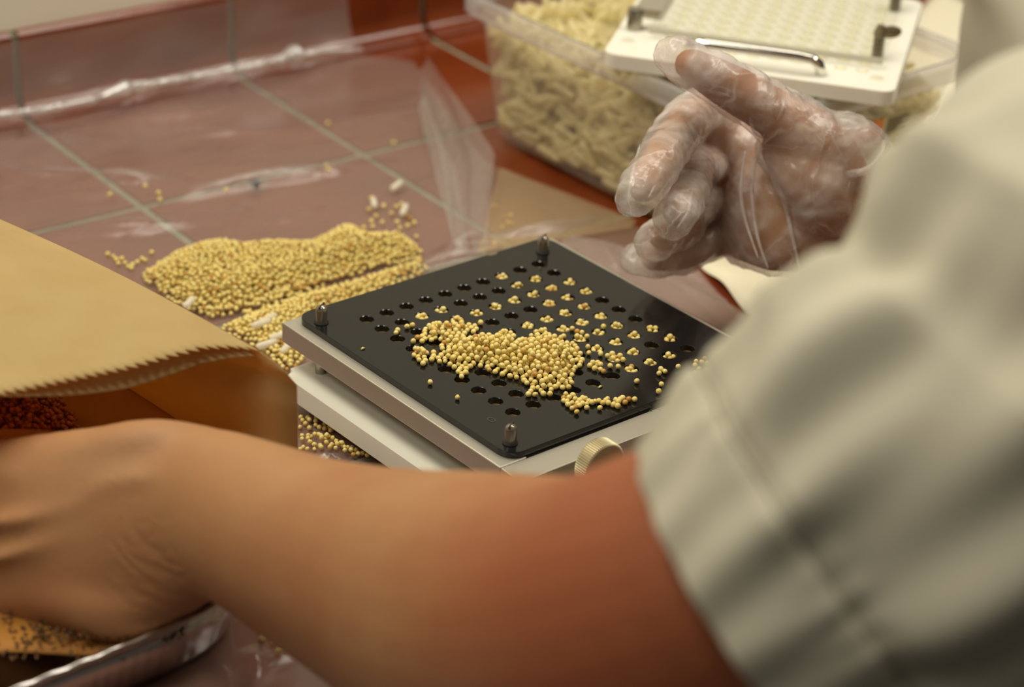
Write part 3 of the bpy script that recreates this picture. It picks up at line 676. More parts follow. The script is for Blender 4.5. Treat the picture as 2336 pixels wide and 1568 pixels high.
# big heap on the plastic sheet
def poly(pts, z=0.003): return [tuple(G(u, v, z)[:2]) for u, v in pts]
heapA = poly(((322, 632), (400, 578), (470, 556), (520, 556), (560, 564), (620, 556), (700, 558), (738, 540), (770, 522), (805, 520), (850, 545), (920, 540), (968, 580), (950, 592), (870, 612), (740, 648), (640, 690), (560, 712), (480, 722), (400, 690)))
heapB = poly(((500, 752), (560, 722), (640, 690), (740, 660), (860, 630), (960, 596), (975, 612), (900, 660), (760, 720), (700, 790), (690, 830), (655, 850), (590, 800)))
def heap(pl, hmax, wid, sp, tries):
    pts = []
    for layer in range(3):
        q = pack(pl, sp, tries); xs = np.array([a[0] for a in q]); ys = np.array([a[1] for a in q])
        d = pdist(xs, ys, pl); base = fh(xs, ys)
        top = hmax * np.clip(d / wid, 0, 1) ** 0.7
        for x, y, b, t in zip(xs, ys, base, top):
            z = b + SR + t * (1 - layer * 0.4) + random.uniform(-0.0006, 0.0006)
            if layer == 0 or t > 0.003: pts.append((x, y, max(z, b + SR * 0.95)))
    return pts
seed_stuff('seed_heap', heap(heapA, 0.0105, 0.018, 0.00255, 26000), 'seed', 'large heap of pale yellow seeds on the plastic sheet behind the paper bag')
seed_stuff('seed_heap', heap(heapB, 0.006, 0.012, 0.00262, 22000), 'seed', 'band of pale yellow seeds on the sheet along the black plate far edge')
bandC = poly(((684, 946), (720, 950), (780, 968), (800, 985), (735, 978), (684, 975))); bandD = poly(((684, 1000), (720, 1002), (770, 1008), (846, 1040), (790, 1046), (684, 1030)))
seed_stuff('seed_heap', heap(bandC, 0.001, 0.01, 0.0027, 3000), 'seed', 'narrow band of seeds tucked under the white base edge')
seed_stuff('seed_heap', heap(bandD, 0.003, 0.01, 0.0027, 4000), 'seed', 'strip of seeds between the white base and the forearm')
def onfilm(u, v):
    g = G(u, v, 0.002); z = float(fh(g[0], g[1])); g = G(u, v, z + SR); return (g[0], g[1], z + SR)
for lb, gr, pts in (('pale seed lying on the plastic sheet near the wall, away from the heap', 'stray seeds far on the sheet', ((748, 281), (898, 326), (744, 378), (750, 388), (331, 424), (362, 440), (251, 443), (516, 433), (365, 455))),
                    ('pale seed scattered at the far right end of the large heap', 'stray seeds beside the heap end', ((848, 452), (875, 470), (842, 478), (905, 472), (916, 466), (925, 488), (858, 493), (893, 487), (935, 497), (945, 508), (847, 505), (906, 507), (912, 520), (872, 508), (850, 517), (830, 520), (930, 515), (950, 540))),
                    ('pale seed scattered on the sheet above the paper bag edge', 'stray seeds by the bag', ((246, 580), (258, 585), (265, 592), (278, 590), (285, 600), (292, 608), (302, 604), (313, 598), (324, 590), (331, 594), (270, 601), (300, 612), (346, 576))),
                    ('pale seed on the bare counter between sheet flap and tub', 'stray seeds by the tub', ((1128, 470), (1150, 497), (1164, 492), (1158, 508), (1166, 510), (1146, 518), (1128, 556))),
                    ('pale seed on the sheet beneath the forearm beside the foil pan', 'stray seeds by the foil pan', ((598, 1458), (621, 1470), (636, 1486))),
                    ('pale seed lying in the gap between the two bands of seeds', 'stray seeds in the gap', ((570, 708), (562, 712), (692, 674)))):
    for q in pts: one_seed(onfilm(*q), lb, gr)
o = obj('dirt_speck', mesh('dirt_speck', [(-.006, -.002, 0), (-.002, -.006, 0), (.002, -.003, .001), (.006, -.004, 0), (.003, .001, .0015), (.006, .006, 0), (0, .003, .001), (-.005, .006, 0), (-.003, .001, .001), (0, 0, .0025)],
        [(k, (k + 1) % 9, 9) for k in range(9)]), 'dark'); g = G(583, 418, 0.004); o.location = (g[0], g[1], 0.0042); tag(o, 'small dark smudge of dirt on the sheet near the grout', 'dirt')

# two-part empty capsules
def capsule_parts(L=0.0195, r1=0.0037, r2=0.0039):
    def prof(r, a, b, dome_at_end):
        p = [(r, a), (r, b)]; s = 1 if b > a else -1
        p += [(r * math.cos(t), b + s * r * 0.95 * math.sin(t)) for t in (0.4, 0.8, 1.2, 1.5)]
        return p
    return prof(r1, L * 0.1, -L * 0.5 + r1, 1), prof(r2, -L * 0.02, L * 0.5 - r2, 1)
cb, cc = capsule_parts()
CB = lathe_mesh('body', cb, 14); CC = lathe_mesh('cap', cc, 14); CB.materials.append(MT['capsule']); CC.materials.append(MT['capsule'])
def capsule(p, rz, tilt, label, group=None, only=None):
    t = thing('empty_capsule', label, 'capsule', tuple(map(float, p)), 0, group)
    t.rotation_euler = (0, math.pi / 2 + tilt, rz); t.scale = (0.5, 0.5, 0.68)
    if only != 'cap': obj('body', CB, None, t)
    if only != 'body': obj('cap', CC, None, t)
for u, v, rz, zz, lb in ((596, 738, 0.1, 0.010, 'empty clear capsule lying on the seeds left of the black plate corner'), (612, 727, 0.2, 0.008, 'empty clear capsule half sunk in seeds behind its twin'), (640, 765, -0.1, 0.010, 'empty clear capsule on the seeds beside the aluminium frame'),
                         (655, 792, 0.5, 0.008, 'clear capsule lowest beside the frame corner, half hidden'), (432, 690, 0.6, 0.010, 'clear capsule at the bag edge in the large heap'), (610, 785, 0.0, 0.008, 'clear capsule between paper bag tip and frame'),
                         (905, 423, 0.4, 0.006, 'clear capsule lying alone on the sheet beyond the heap'), (853, 462, 1.0, 0.006, 'clear capsule standing out at the heap far end'), (922, 478, 0.7, 0.006, 'clear capsule among stray seeds near the sheet flap')):
    g = G(u, v, zz); capsule(g, rz, random.uniform(-.1, .1), lb)

# ================================================================== PAPER BAG
bag = thing('paper_bag', 'open brown kraft paper bag with a saw-tooth mouth, lying by the foil pan', 'paper bag')
ax_ = np.array([-0.085, 0.996, 0.0]); ZT, ZB = 0.103, 0.036
T0 = G(594, 803, ZT)
edge_px = [(594, 803), (540, 797), (470, 799), (400, 817), (300, 845), (150, 876), (0, 906), (-150, 935), (-330, 968)]
eu = np.array([e[0] for e in edge_px], float)[::-1]; ev = np.array([e[1] for e in edge_px], float)[::-1]
def top_edge(s):                                          # s: 0 at the right corner .. 1 left end
    u = 594 + (-330 - 594) * s; v = np.interp(u, eu, ev)
    z = ZT + 0.004 * math.sin(math.pi * s); return G(u, v, z)
BL = 0.30
V = []; F = []; ns, nt_ = 240, 40
for i in range(ns + 1):
    s = i / ns; e = top_edge(s)
    tooth = (i % 6) / 6.0
    back = 0.0060 * (tooth if tooth <= 0.84 else 0.2)      # saw-tooth depth
    right = T0 + 0 * ax_
    for j in range(nt_ + 1):
        t = j / nt_; p = e + ax_ * (back * (1 - t) ** 6 + BL * t)
        # right side line straight along the bag axis
        p = p + np.array([0, 0, 0.006 * math.sin(math.pi * s) * t * (1 - t) * 4 + 0.0012 * math.sin(19 * s + 7 * t) * t + 0.0008 * math.sin(44 * s * t + 3)])
        p[2] -= 0.02 * t * t
        V.append(p)
for i in range(ns):
    for j in range(nt_):
        a = i * (nt_ + 1) + j; F.append((a, a + 1, a + nt_ + 2, a + nt_ + 1))
def paper(name, V, F, th=0.00035):
    o = obj(name, mesh(name, V, F), 'kraft', bag); md = o.modifiers.new('t', 'SOLIDIFY'); md.thickness = th; md.offset = 0; return o
paper('top_panel', V, F)['label'] = 'pale lit top panel with saw-tooth edge'
# inner ply that reaches a little past the teeth and curls down
V = []; F = []
for i in range(121):
    s = i / 120; e = top_edge(s)
    for j in range(13):
        t = j / 12; p = e + ax_ * (0.0035 + 0.010 * t) + np.array([0, 0, -0.0006 - (0.0085 * math.sin(math.pi * min(1, s * 1.5 + 0.06)) + 0.0012) * (1 - t)])
        V.append(p)
for i in range(120):
    for j in range(12):
        a = i * 13 + j; F.append((a, a + 1, a + 14, a + 13))
paper('inner_ply', V, F)
# right side with gusset crease, bulging at the mouth
sp = [(594, 803, ZT), (622, 822, 0.101), (650, 848, 0.097), (677, 880, 0.089), (678, 930, 0.078), (679, 980, 0.066), (679, 1030, 0.054), (674, 1080, 0.044), (655, 1115, 0.036)]
SP = [G(*q) for q in sp]; V = []; F = []; nsp = 32; nt2 = 36
for i in range(nsp + 1):
    f_ = i / nsp * (len(SP) - 1); k = min(int(f_), len(SP) - 2); w = f_ - k; m_ = SP[k] * (1 - w) + SP[k + 1] * w
    q = i / nsp
    far = T0 + ax_ * BL + np.array([0.002, 0, -0.02]); far = np.array([far[0], far[1], (ZT - 0.02) * (1 - q) + ZB * q])
    far = far + np.array([-0.030, 0, 0]) * max(0, 1 - abs(q - 0.5) * 2)          # gusset folds inwards
    for j in range(nt2 + 1):
        t = j / nt2; tt_ = t ** 0.8
        p = m_ * (1 - tt_) + far * tt_
        p = p + np.array([1, 0.2, 0]) * (0.004 * math.sin(9 * t + 5 * q) * t * (1 - t) * 2 - 0.018 * max(0, 1 - abs(q - 0.55) * 3.2) * min(1, t * 3) * (1 - t))
        V.append(p)
for i in range(nsp):
    for j in range(nt2):
        a = i * (nt2 + 1) + j; F.append((a, a + nt2 + 1, a + nt2 + 2, a + 1))
paper('side_gusset', V, F)['label'] = 'darker inner side of the bag with a gusset fold'
# bottom panel and left side
BLc = top_edge(1.0); V = []; F = []
b0 = SP[-1]; b1 = np.array([BLc[0] - 0.004, BLc[1], ZB - 0.004])
for i in range(25):
    for j in range(25):
        s, t = i / 24, j / 24; p = (b0 * (1 - s) + b1 * s) + ax_ * (BL * t + 0.012 * math.sin(math.pi * s) * (1 - t) * 0)
        p = p + np.array([0, 0, -0.004 * math.sin(math.pi * s) + 0.001 * math.sin(9 * s + 5 * t)]); p[2] = max(p[2], 0.0335); V.append(p)
for i in range(24):
    for j in range(24):
        a = i * 25 + j; F.append((a, a + 25, a + 26, a + 1))
paper('bottom_panel', V, F)
V = []; F = []
for i in range(13):
    for j in range(25):
        q, t = i / 12, j / 24; p = (BLc * (1 - q) + b1 * q) + ax_ * BL * t + np.array([-0.012, 0, 0]) * math.sin(math.pi * q) * (1 - t); p[2] -= 0.02 * t * t * (1 - q); V.append(p)
for i in range(12):
    for j in range(24):
        a = i * 25 + j; F.append((a, a + 1, a + 26, a + 25))
paper('side_gusset', V, F)
# closed far end
V = []; F = []
r0 = T0 + ax_ * BL + np.array([0.002, 0, -0.02]); l0 = BLc + ax_ * BL + np.array([0, 0, -0.02]); r1 = b0 + ax_ * BL; l1 = b1 + ax_ * BL
r1 = np.array([r0[0], r0[1], ZB])
paper('end_panel', [r0, l0, l1, r1, (r0 + r1) / 2 + np.array([-0.03, 0, 0])], [(0, 1, 2, 4), (2, 3, 4)])
# dark red-brown seeds inside the bag
pts = []
for _ in range(3400):
    u = random.uniform(-330, 235); v = random.uniform(880, 1080)
    k = G(u, v, 0.045); d = (u + 120) / 345; h = 0.030 * max(0, 1 - max(0, d) ** 2.2) * max(0.0, min(1, (1085 - v) / 60))
    if u < min(212, 80 + (v - 895) * 1.9) + random.uniform(-14, 14): pts.append((k[0], k[1] + 0.012, 0.038 + h * random.random()))
seed_stuff('seed_pile', pts, 'seedred', 'heap of dark red-brown seeds inside the open paper bag', LO, 0.98)

# ================================================================== FOIL PAN
pan = thing('foil_pan', 'square foil baking pan with rolled rim under the paper bag and hand', 'foil pan')
PC = np.array([-0.320, 0.010]); PA, PB, PN = 0.115, 0.102, 5.0
def pr(a, k, z, wob=0):
    c, s = math.cos(a), math.sin(a); r = (abs(c) ** PN + abs(s) ** PN) ** (-1 / PN) * (1 + wob)
    return (PC[0] + PA * k * r * c, PC[1] + PB * k * r * s, z)
def pan_shell(name, prof, n, m, flute=0.0):
    V = []; F = []
    for k, z, w in prof:
        for i in range(n):
            a = 2 * math.pi * i / n; V.append(pr(a, k, z, flute * w * math.sin(i * 2 * math.pi / 4.0)))
    for j in range(len(prof) - 1):
        for i in range(n): F.append((j * n + i, j * n + (i + 1) % n, (j + 1) * n + (i + 1) % n, (j + 1) * n + i))
    return obj(name, mesh(name, V, F), m, pan)
w_ = pan_shell('wall', [(0.935, 0.0017, 0.3), (0.945, 0.006, 1), (0.962, 0.016, 1), (0.980, 0.0285, 0.6)], 480, 'foil', 0.0011)
sd = w_.modifiers.new('t', 'SOLIDIFY'); sd.thickness = 0.0003
V = [pr(2 * math.pi * i / 240, 0.935, 0.0017) for i in range(240)] + [(PC[0], PC[1], 0.0017)]
obj('floor', mesh('floor', V, [(i, (i + 1) % 240, 240) for i in range(240)]), 'foil', pan)
rp = [pr(2 * math.pi * i / 240, 0.990, 0.0295 + 0.0003 * math.sin(i * 1.3)) for i in range(241)]
obj('rolled_rim', tube_mesh('rolled_rim', rp, 0.0016, 8), 'foil', pan)
obj_l = pan_shell('inner_lip', [(0.925, 0.0255, 1), (0.955, 0.0285, 1), (0.985, 0.0300, 0.2)], 480, 'foil', 0.003)
# kraft scrap and dark seeds lying in the pan
V = []; F = []
for i in range(21):
    for j in range(13):
        s, t = i / 20, j / 12
        p = G(-230 + 560 * s, 1300 + 215 * t - 40 * s, 0.021); V.append((p[0], p[1], 0.0205 + 0.0025 * math.sin(7 * s + 2 * t) * math.sin(5 * t)))
for i in range(20):
    for j in range(12):
        a = i * 13 + j; F.append((a, a + 13, a + 14, a + 1))
sc_ = obj('paper_scrap', mesh('paper_scrap', V, F), 'golden'); md = sc_.modifiers.new('t', 'SOLIDIFY'); md.thickness = 0.0006
tag(sc_, 'kraft paper sheet, shade put into its colour, lining the foil pan beneath the hand', 'paper')
pts = []
for _ in range(130):
    u = random.uniform(-40, 300); v = random.uniform(1395, 1508); g = G(u, v, 0.0235)
    if u + (1510 - v) * 1.0 < 330: pts.append((g[0], g[1], 0.0236))
for _ in range(500):
    u = random.uniform(80, 420); v = random.uniform(1400, 1470); g = G(u, v, 0.022); pts.append((g[0], g[1], 0.0228 + random.uniform(0, .003)))
seed_stuff('seed_scatter', pts, 'seeddark', 'dark seeds sprinkled on the paper in the foil pan', LO, 0.55)

# ================================================================== TUB OF CAPSULES, PAPER UNDER IT
pp = [G(1575, 592)[:2], G(1712, 728)[:2], (0.30, -0.12), (0.70, -0.05), (0.72, 0.30), (0.45, 0.31), (0.30, 0.10)]
pc = np.mean(pp, axis=0); V = []; F = []
cor = [np.array(pp[0]), np.array(pp[1]), np.array([0.62, -0.17]), np.array([0.70, 0.33])]
for i in range(41):
    for j in range(41):
        s, t = i / 40, j / 40
        p = (cor[0] * (1 - s) + cor[3] * s) * (1 - t) + (cor[1] * (1 - s) + cor[2] * s) * t
        V.append((p[0], p[1], 0.0013 + 0.0012 * math.sin(4 * s * 6 + 3 * t) ** 2 * max(0, 1 - 6 * s) + 0.003 * math.sin(5 * t + 2) ** 2 * max(0, 1 - 5 * s)))
for i in range(40):
    for j in range(40):
        a = i * 41 + j; F.append((a, a + 1, a + 42, a + 41))
pso = obj('paper_sheet', mesh('paper_sheet', V, F), 'paper'); md = pso.modifiers.new('t', 'SOLIDIFY'); md.thickness = 0.0004
tag(pso, 'cream paper sheet on the counter under tub and gloved hand', 'paper')
tub = thing('plastic_tub', 'clear plastic tub filled with empty capsules behind the gloved hand', 'tub')
TX0, TX1, TY0, TY1, TZ = 0.199, 0.396, 0.050, 0.309, 0.1
def tub_ring(inset, z, r): return [(x, y, z) for x, y in rrect(TX0 + inset, TX1 - inset, TY0 + inset, TY1 - inset, r, 8)]
def ring_shell(name, rings, m, parent, cap_bottom=False, thick=0.0):
    n = len(rings[0]); V = [p for r in rings for p in r]; F = []
    for j in range(len(rings) - 1):
        for i in range(n): F.append((j * n + i, j * n + (i + 1) % n, (j + 1) * n + (i + 1) % n, (j + 1) * n + i))
    if cap_bottom: F.append(tuple(range(n))[::-1])
    return obj(name, mesh(name, V, F), m, parent)
zb = 0.0042
ring_shell('wall', [tub_ring(0.021, zb, 0.022), tub_ring(0.0155, zb + 0.0015, 0.025), tub_ring(0.0125, zb + 0.006, 0.026), tub_ring(0.006, 0.075, 0.024), tub_ring(0.0035, 0.0945, 0.023)], 'tub', tub, True)
ring_shell('rim', [tub_ring(0.0030, 0.0875, 0.023), tub_ring(-0.0030, 0.0870, 0.026), tub_ring(-0.0045, 0.0890, 0.027), tub_ring(-0.0040, 0.0980, 0.027), tub_ring(-0.0015, 0.1000, 0.025), tub_ring(0.0030, 0.0995, 0.023), tub_ring(0.0036, 0.0960, 0.023)], 'rim', tub)
# label on the right-hand face: orange field and pale field with fine print
def face_pt(s, z, off=0.0009):                                       # near face y = TY0 side, s along x
    ins = np.interp(z, [0.0057, 0.0102, 0.075, 0.0945], [0.0155, 0.0125, 0.006, 0.0035])
    return (s, TY0 + ins - off, z)
def facequad(name, s0, s1, z0, z1, m, parent, off=0.0009):
    return obj(name, mesh(name, [face_pt(s0, z0, off), face_pt(s1, z0, off), face_pt(s1, z1, off), face_pt(s0, z1, off)], [(0, 1, 2, 3)], False), m, parent)
def s_at(u, v):
    d = ray(u, v); t = (TY0 + 0.006 - CAM[1]) / d[1]; return CAM + d * t
a0 = s_at(2017, 268); a1 = s_at(2014, 312); b0_ = s_at(1955, 290); c0_ = s_at(2092, 236)
lab = facequad('label', a0[0], c0_[0] + 0.004, a1[2], a0[2], 'label', tub, 0.0008)
org = facequad('orange_field', a0[0] - 0.045, a0[0], a1[2], a0[2], 'orange', lab, 0.0010)
for k in range(7):
    z = a0[2] - 0.0015 - k * (a0[2] - a1[2] - 0.002) / 7; w = (0.018, 0.021, 0.013, 0.02, 0.016, 0.011, 0.019)[k]
    facequad('print_line', a0[0] + 0.003, a0[0] + 0.003 + w, z - 0.0009, z, 'ink', lab, 0.0011)
# loose capsules, far too many to count
V = []; F = []; n0 = 0
def one_cap_low():
    prof = [(0.0008, -0.0100), (0.0022, -0.0085), (0.0024, 0.0), (0.0027, 0.0003), (0.0027, 0.0080), (0.0009, 0.0100)]; n = 7; v = []; f = []
    for r, h in prof:
        for k in range(n): a = 2 * math.pi * k / n; v.append((r * math.cos(a), r * math.sin(a), h))
    for i in range(len(prof) - 1):
        for k in range(n): f.append((i * n + k, i * n + (k + 1) % n, (i + 1) * n + (k + 1) % n, (i + 1) * n + k))
    f.append(tuple(range(n))[::-1]); f.append(tuple(range(5 * n, 6 * n)))
    return np.array(v), f
cv, cf = one_cap_low()
def add_cap(p):
    global n0
    V.append(cv @ rrot().T + np.array(p)); F.extend([tuple(i + n0 for i in q) for q in cf]); n0 += len(cv)
def axis_rot(d):
    z = np.asarray(d, float); z /= np.linalg.norm(z); x = np.cross(z, [0.3, 0.5, 0.8]); x /= np.linalg.norm(x); return np.stack([x, np.cross(z, x), z], 1)
for k in range(9000):
    z = random.uniform(0.0095, 0.084)
    ins = float(np.interp(z, [0.0057, 0.0102, 0.075, 0.0945], [0.0170, 0.0125, 0.006, 0.0035])) + 0.0036
    x = random.uniform(TX0 + ins, TX1 - ins); y = random.uniform(TY0 + ins, TY1 - ins)
    top = 0.075 + 0.010 * math.sin(9 * x + 3) * math.sin(14 * y)
    ex_, ey_ = min(x - TX0 - ins, TX1 - ins - x), min(y - TY0 - ins, TY1 - ins - y); edge = min(ex_, ey_)
    if z > top: continue
    if edge > 0.018 and z < top - 0.018: continue
    if ex_ < 0.016 and ey_ < 0.016: continue                       # round corners of the tub
    v_ = cv
    if edge < 0.008:
        a = random.uniform(-0.9, 0.9) if z > 0.018 else random.uniform(-0.15, 0.15); d = (0.08 * math.sin(a), math.cos(a), math.sin(a)) if ex_ < ey_ else (math.cos(a), 0.08 * math.sin(a), math.sin(a)); Rm = axis_rot(d)
    elif z < 0.018: a = random.uniform(0, 6.28); Rm = axis_rot((math.cos(a), math.sin(a), 0.05))
    else: Rm = rrot()
    V.append(cv @ Rm.T + np.array((x, y, z))); F.extend([tuple(i + n0 for i in q) for q in cf]); n0 += len(cv)
oc = obj('capsule_fill', mesh('capsule_fill', np.concatenate(V), F), 'capmass'); tag(oc, 'mass of clear yellowish empty capsules filling the plastic tub', 'capsules', kind='stuff')

# ================================================================== CAPSULE ORIENTER TRAY (white plate on the tub)
oA = G(1374, 122, 0.1095); oB = G(2040, 214, 0.1095)
dx = oB - oA; wx = float(np.hypot(dx[0], dx[1])); ang = math.atan2(dx[1], dx[0])
ori = thing('capsule_orienter', 'white capsule orienter tray with clear top, chrome handle and wing screws on the tub', 'orienter tray', (oA[0], oA[1], 0.1005), ang)
# local frame: x along the front edge, y to the back
OW = wx; OD = 0.165
hx0, hy0 = 0.026, 0.022; npx, npy = 0.0127, 0.0127
wm = hole_plate('white_plate', hx0, hx0 + 10 * npx, hy0, hy0 + 10 * npy, rrect(0, OW, 0, OD, 0.008, 6), 0.0095, 0.0090, 10, 10, npx, npy, 0.0038, 16, 0.72)
wp_ = obj('white_plate', wm, 'white', ori); md = wp_.modifiers.new('b', 'BEVEL'); md.width = 0.0012; md.segments = 2; md.limit_method = 'ANGLE'; md.angle_limit = math.radians(60)
CAPT = lathe_mesh('capsule_top', [(0.0034, -0.004), (0.0034, 0.0), (0.0027, 0.0012), (0.0010, 0.0018)], 12)
for i in range(10):
    for j in range(10):
        c = obj('capsule_top', CAPT, 'gelatin', ori); c.location = (hx0 + (i + .5) * npx, hy0 + (j + .5) * npy, 0.0084); c.scale = (1.0, 0.74, 1)
# clear upper plate with its own rows of holes
um = hole_plate('clear_plate', hx0 - 0.001, hx0 - 0.001 + 10 * npx, 0.0375, 0.0375 + 9 * npy, rrect(hx0 - 0.006, hx0 + 10 * npx + 0.004, 0.0345, OD - 0.006, 0.002, 2), 0.0165, 0.0040, 10, 9, npx, npy, 0.0040, 16, 0.7)
up_ = obj('clear_plate', um, 'acrylic', ori); up_['label'] = 'clear acrylic upper plate'
box('plate_edge', hx0 - 0.006, hx0 + 10 * npx + 0.004, 0.0338, 0.0346, 0.0125, 0.0163, 'acrylic_edge', up_)
# chrome handle: bent rod over the front margin
hp_ = [(0.047, 0.014, 0.008), (0.0475, 0.012, 0.014), (0.049, 0.011, 0.0175), (0.053, 0.010, 0.0195)] + [(0.053 + (0.121 - 0.057) * k / 10, 0.010, 0.0195) for k in range(1, 10)] + [(0.119, 0.010, 0.0190), (0.1230, 0.0105, 0.0165), (0.1245, 0.012, 0.012), (0.125, 0.014, 0.008)]
obj('handle', tube_mesh('handle', hp_, 0.0031, 14), 'chrome', ori)['label'] = 'bent chrome handle'
# round steel post at the left, wing screws with springs at the right
def oloc(u, v, z):
    g = G(u, v, 0.1005 + z); d = g - oA; c, s = math.cos(-ang), math.sin(-ang); return (d[0] * c - d[1] * s, d[0] * s + d[1] * c, z)
po = obj('post', lathe_mesh('post', [(0.0046, 0), (0.0046, 0.0120), (0.0042, 0.0128)], 24), 'steel', ori); q = oloc(1447, 66, 0.0095); po.location = q
cl = box('clip', -0.003, 0.010, -0.004, 0.004, 0.009, 0.0105, 'darksteel', ori, 0.0004); cl.location = (q[0] + 0.004, q[1] + 0.004, q[2])
box('metal_plate', q[0] - 0.006, q[0] + 0.012, q[1] + 0.020, q[1] + 0.060, 0.0096, 0.0120, 'alu', ori, 0.0005)
def spring_path(r, h, turns, n=14):
    return [(r * math.cos(2 * math.pi * k / n), r * math.sin(2 * math.pi * k / n), h * k / (turns * n)) for k in range(int(turns * n) + 1)]
SPR = tube_mesh('spring', spring_path(0.0030, 0.0135, 8), 0.0005, 6); SCW = lathe_mesh('wing_screw', [(0.0019, 0), (0.0019, 0.0135), (0.0034, 0.0138), (0.0038, 0.0155), (0.0034, 0.0175), (0.0024, 0.0190), (0.0024, 0.0205)], 16)
for (u, v) in ((2000, 134), (2040, 24)):
    q = oloc(u, v, 0.0095); w = obj('wing_screw', SCW, 'darksteel', ori); w.location = q; obj('spring', SPR, 'darksteel', w)
    bm = bmesh.new(); bmesh.ops.create_uvsphere(bm, u_segments=16, v_segments=10, radius=1)
    for vv_ in bm.verts: vv_.co = Vector((vv_.co.x * 0.0066 + 0.0062, vv_.co.y * 0.0013, vv_.co.z * 0.0040 + 0.0165))
    wg = obj('wing', bm_mesh('wing', bm, True), 'darksteel', w); wg.rotation_euler = (0, 0, 0.35)
# shallow oval recesses in the front corners
for (u, v) in ((1432, 92), (2000, 178)):
    q = oloc(u, v, 0.0095); r_ = obj('recess', lathe_mesh('recess', [(0.0042, 0.0), (0.0040, 0.00012), (0.0004, 0.00012)], 20), mat('recess_shade', (214, 206, 184), 0.5), ori); r_.location = q

# ================================================================== THE PERSON
person = thing('person', 'person in a sage grey short-sleeved shirt reaching in, one hand in a clear glove', 'person')
def R_(px, d): return px * d / FPX
fw = RR[2]; up_img = -RR[1]; rt = RR[0]
def cp(u, v, d, a, b=None): return (P(u, v, d), a, b if b is not None else a)
parts = []
# left forearm and upper arm (bare arm in front): a across in the picture, b in depth
SL = P(2800, 330, 0.72); SRt = P(2750, -150, 1.08)
arm = [cp(300, 1215, 0.962, R_(235, .96), 0.021), cp(400, 1185, 0.957, R_(208, .957), 0.024), cp(480, 1174, 0.95, R_(198, .95), 0.026), cp(560, 1194, 0.938, R_(198, .938), 0.030),
       cp(710, 1264, 0.912, R_(226, .912), 0.035), cp(870, 1328, 0.885, R_(268, .885), 0.041), cp(1040, 1398, 0.85, R_(330, .85), 0.047), cp(1230, 1445, 0.81, R_(364, .81), 0.050),
       cp(1370, 1458, 0.770, R_(380, .77), 0.052), cp(1560, 1420, 0.725, R_(412, .725), 0.052), cp(1760, 1310, 0.70, R_(390, .70), 0.050), cp(2100, 1060, 0.69, R_(400, .69), 0.052), (SL - np.array([0, 0, 0.04]), 0.050, 0.050)]
parts.append(limb(dense(arm, 4), up_img))
# back of the left hand
hand = [cp(430, 1180, 0.955, R_(195, .955), 0.023), cp(330, 1205, 0.958, R_(235, .958), 0.021), cp(220, 1218, 0.962, R_(246, .962), 0.019), cp(90, 1216, 0.970, R_(228, .97), 0.017), cp(-60, 1216, 0.985, R_(205, .985), 0.014)]
parts.append(limb(dense(hand, 4), up_img))
parts.append(limb(dense([cp(470, 1030, 0.955, R_(60, .955), 0.010), cp(350, 1020, 0.955, R_(66, .955), 0.012), cp(230, 1040, 0.960, R_(66, .96), 0.012), cp(60, 1090, 0.97, R_(58, .97), 0.011)], 4), up_img))   # tendon side / knuckle ridge
parts.append(limb(dense([cp(400, 1330, 0.956, R_(50, .956), 0.012), cp(300, 1380, 0.957, R_(84, .957), 0.016), cp(200, 1365, 0.962, R_(92, .962), 0.017), cp(60, 1320, 0.975, R_(84, .975), 0.016)], 4), up_img))  # heel of the hand
for vp in (((-140, 1200), (0, 1192), (110, 1172), (180, 1150), (225, 1112), (310, 1092), (400, 1085)), ((-140, 1290), (0, 1272), (120, 1240), (210, 1215), (300, 1165)), ((520, 1060), (620, 1110), (720, 1160), (850, 1190))):
    parts.append(limb(dense([(P(u, v, np.interp(u, [-140, 0, 400, 520, 850], [0.976, 0.9545, 0.9354, 0.9195, 0.853])), 0.0026, 0.0026) for u, v in vp], 4), up_img, 12))      # veins
def finger(pts, r):
    n = len(pts); return limb(dense([(p, r[i], r[i]) for i, p in enumerate(pts)], 4), up_img + 0.3 * rt, 16)
for k, (v0, v1, v2, v3, r) in enumerate(((1085, 1085, 1110, 1150, 0.0098), (1175, 1190, 1215, 1245, 0.0100), (1260, 1285, 1305, 1325, 0.0096), (1345, 1370, 1380, 1390, 0.0088))):
    parts.append(finger([P(60, v0 + 10, 0.968), P(-90, v0, 0.985), P(-290, v1, 1.0), P(-400, v2, 1.03), P(-430, v3, 1.055)], [r * 1.15, r * 1.08, r, r * 0.92, r * 0.82]))
parts.append(finger([P(260, 1075, 0.985), P(110, 1045, 1.005), P(-40, 1035, 1.03), P(-160, 1050, 1.055)], [0.014, 0.0125, 0.011, 0.0095]))
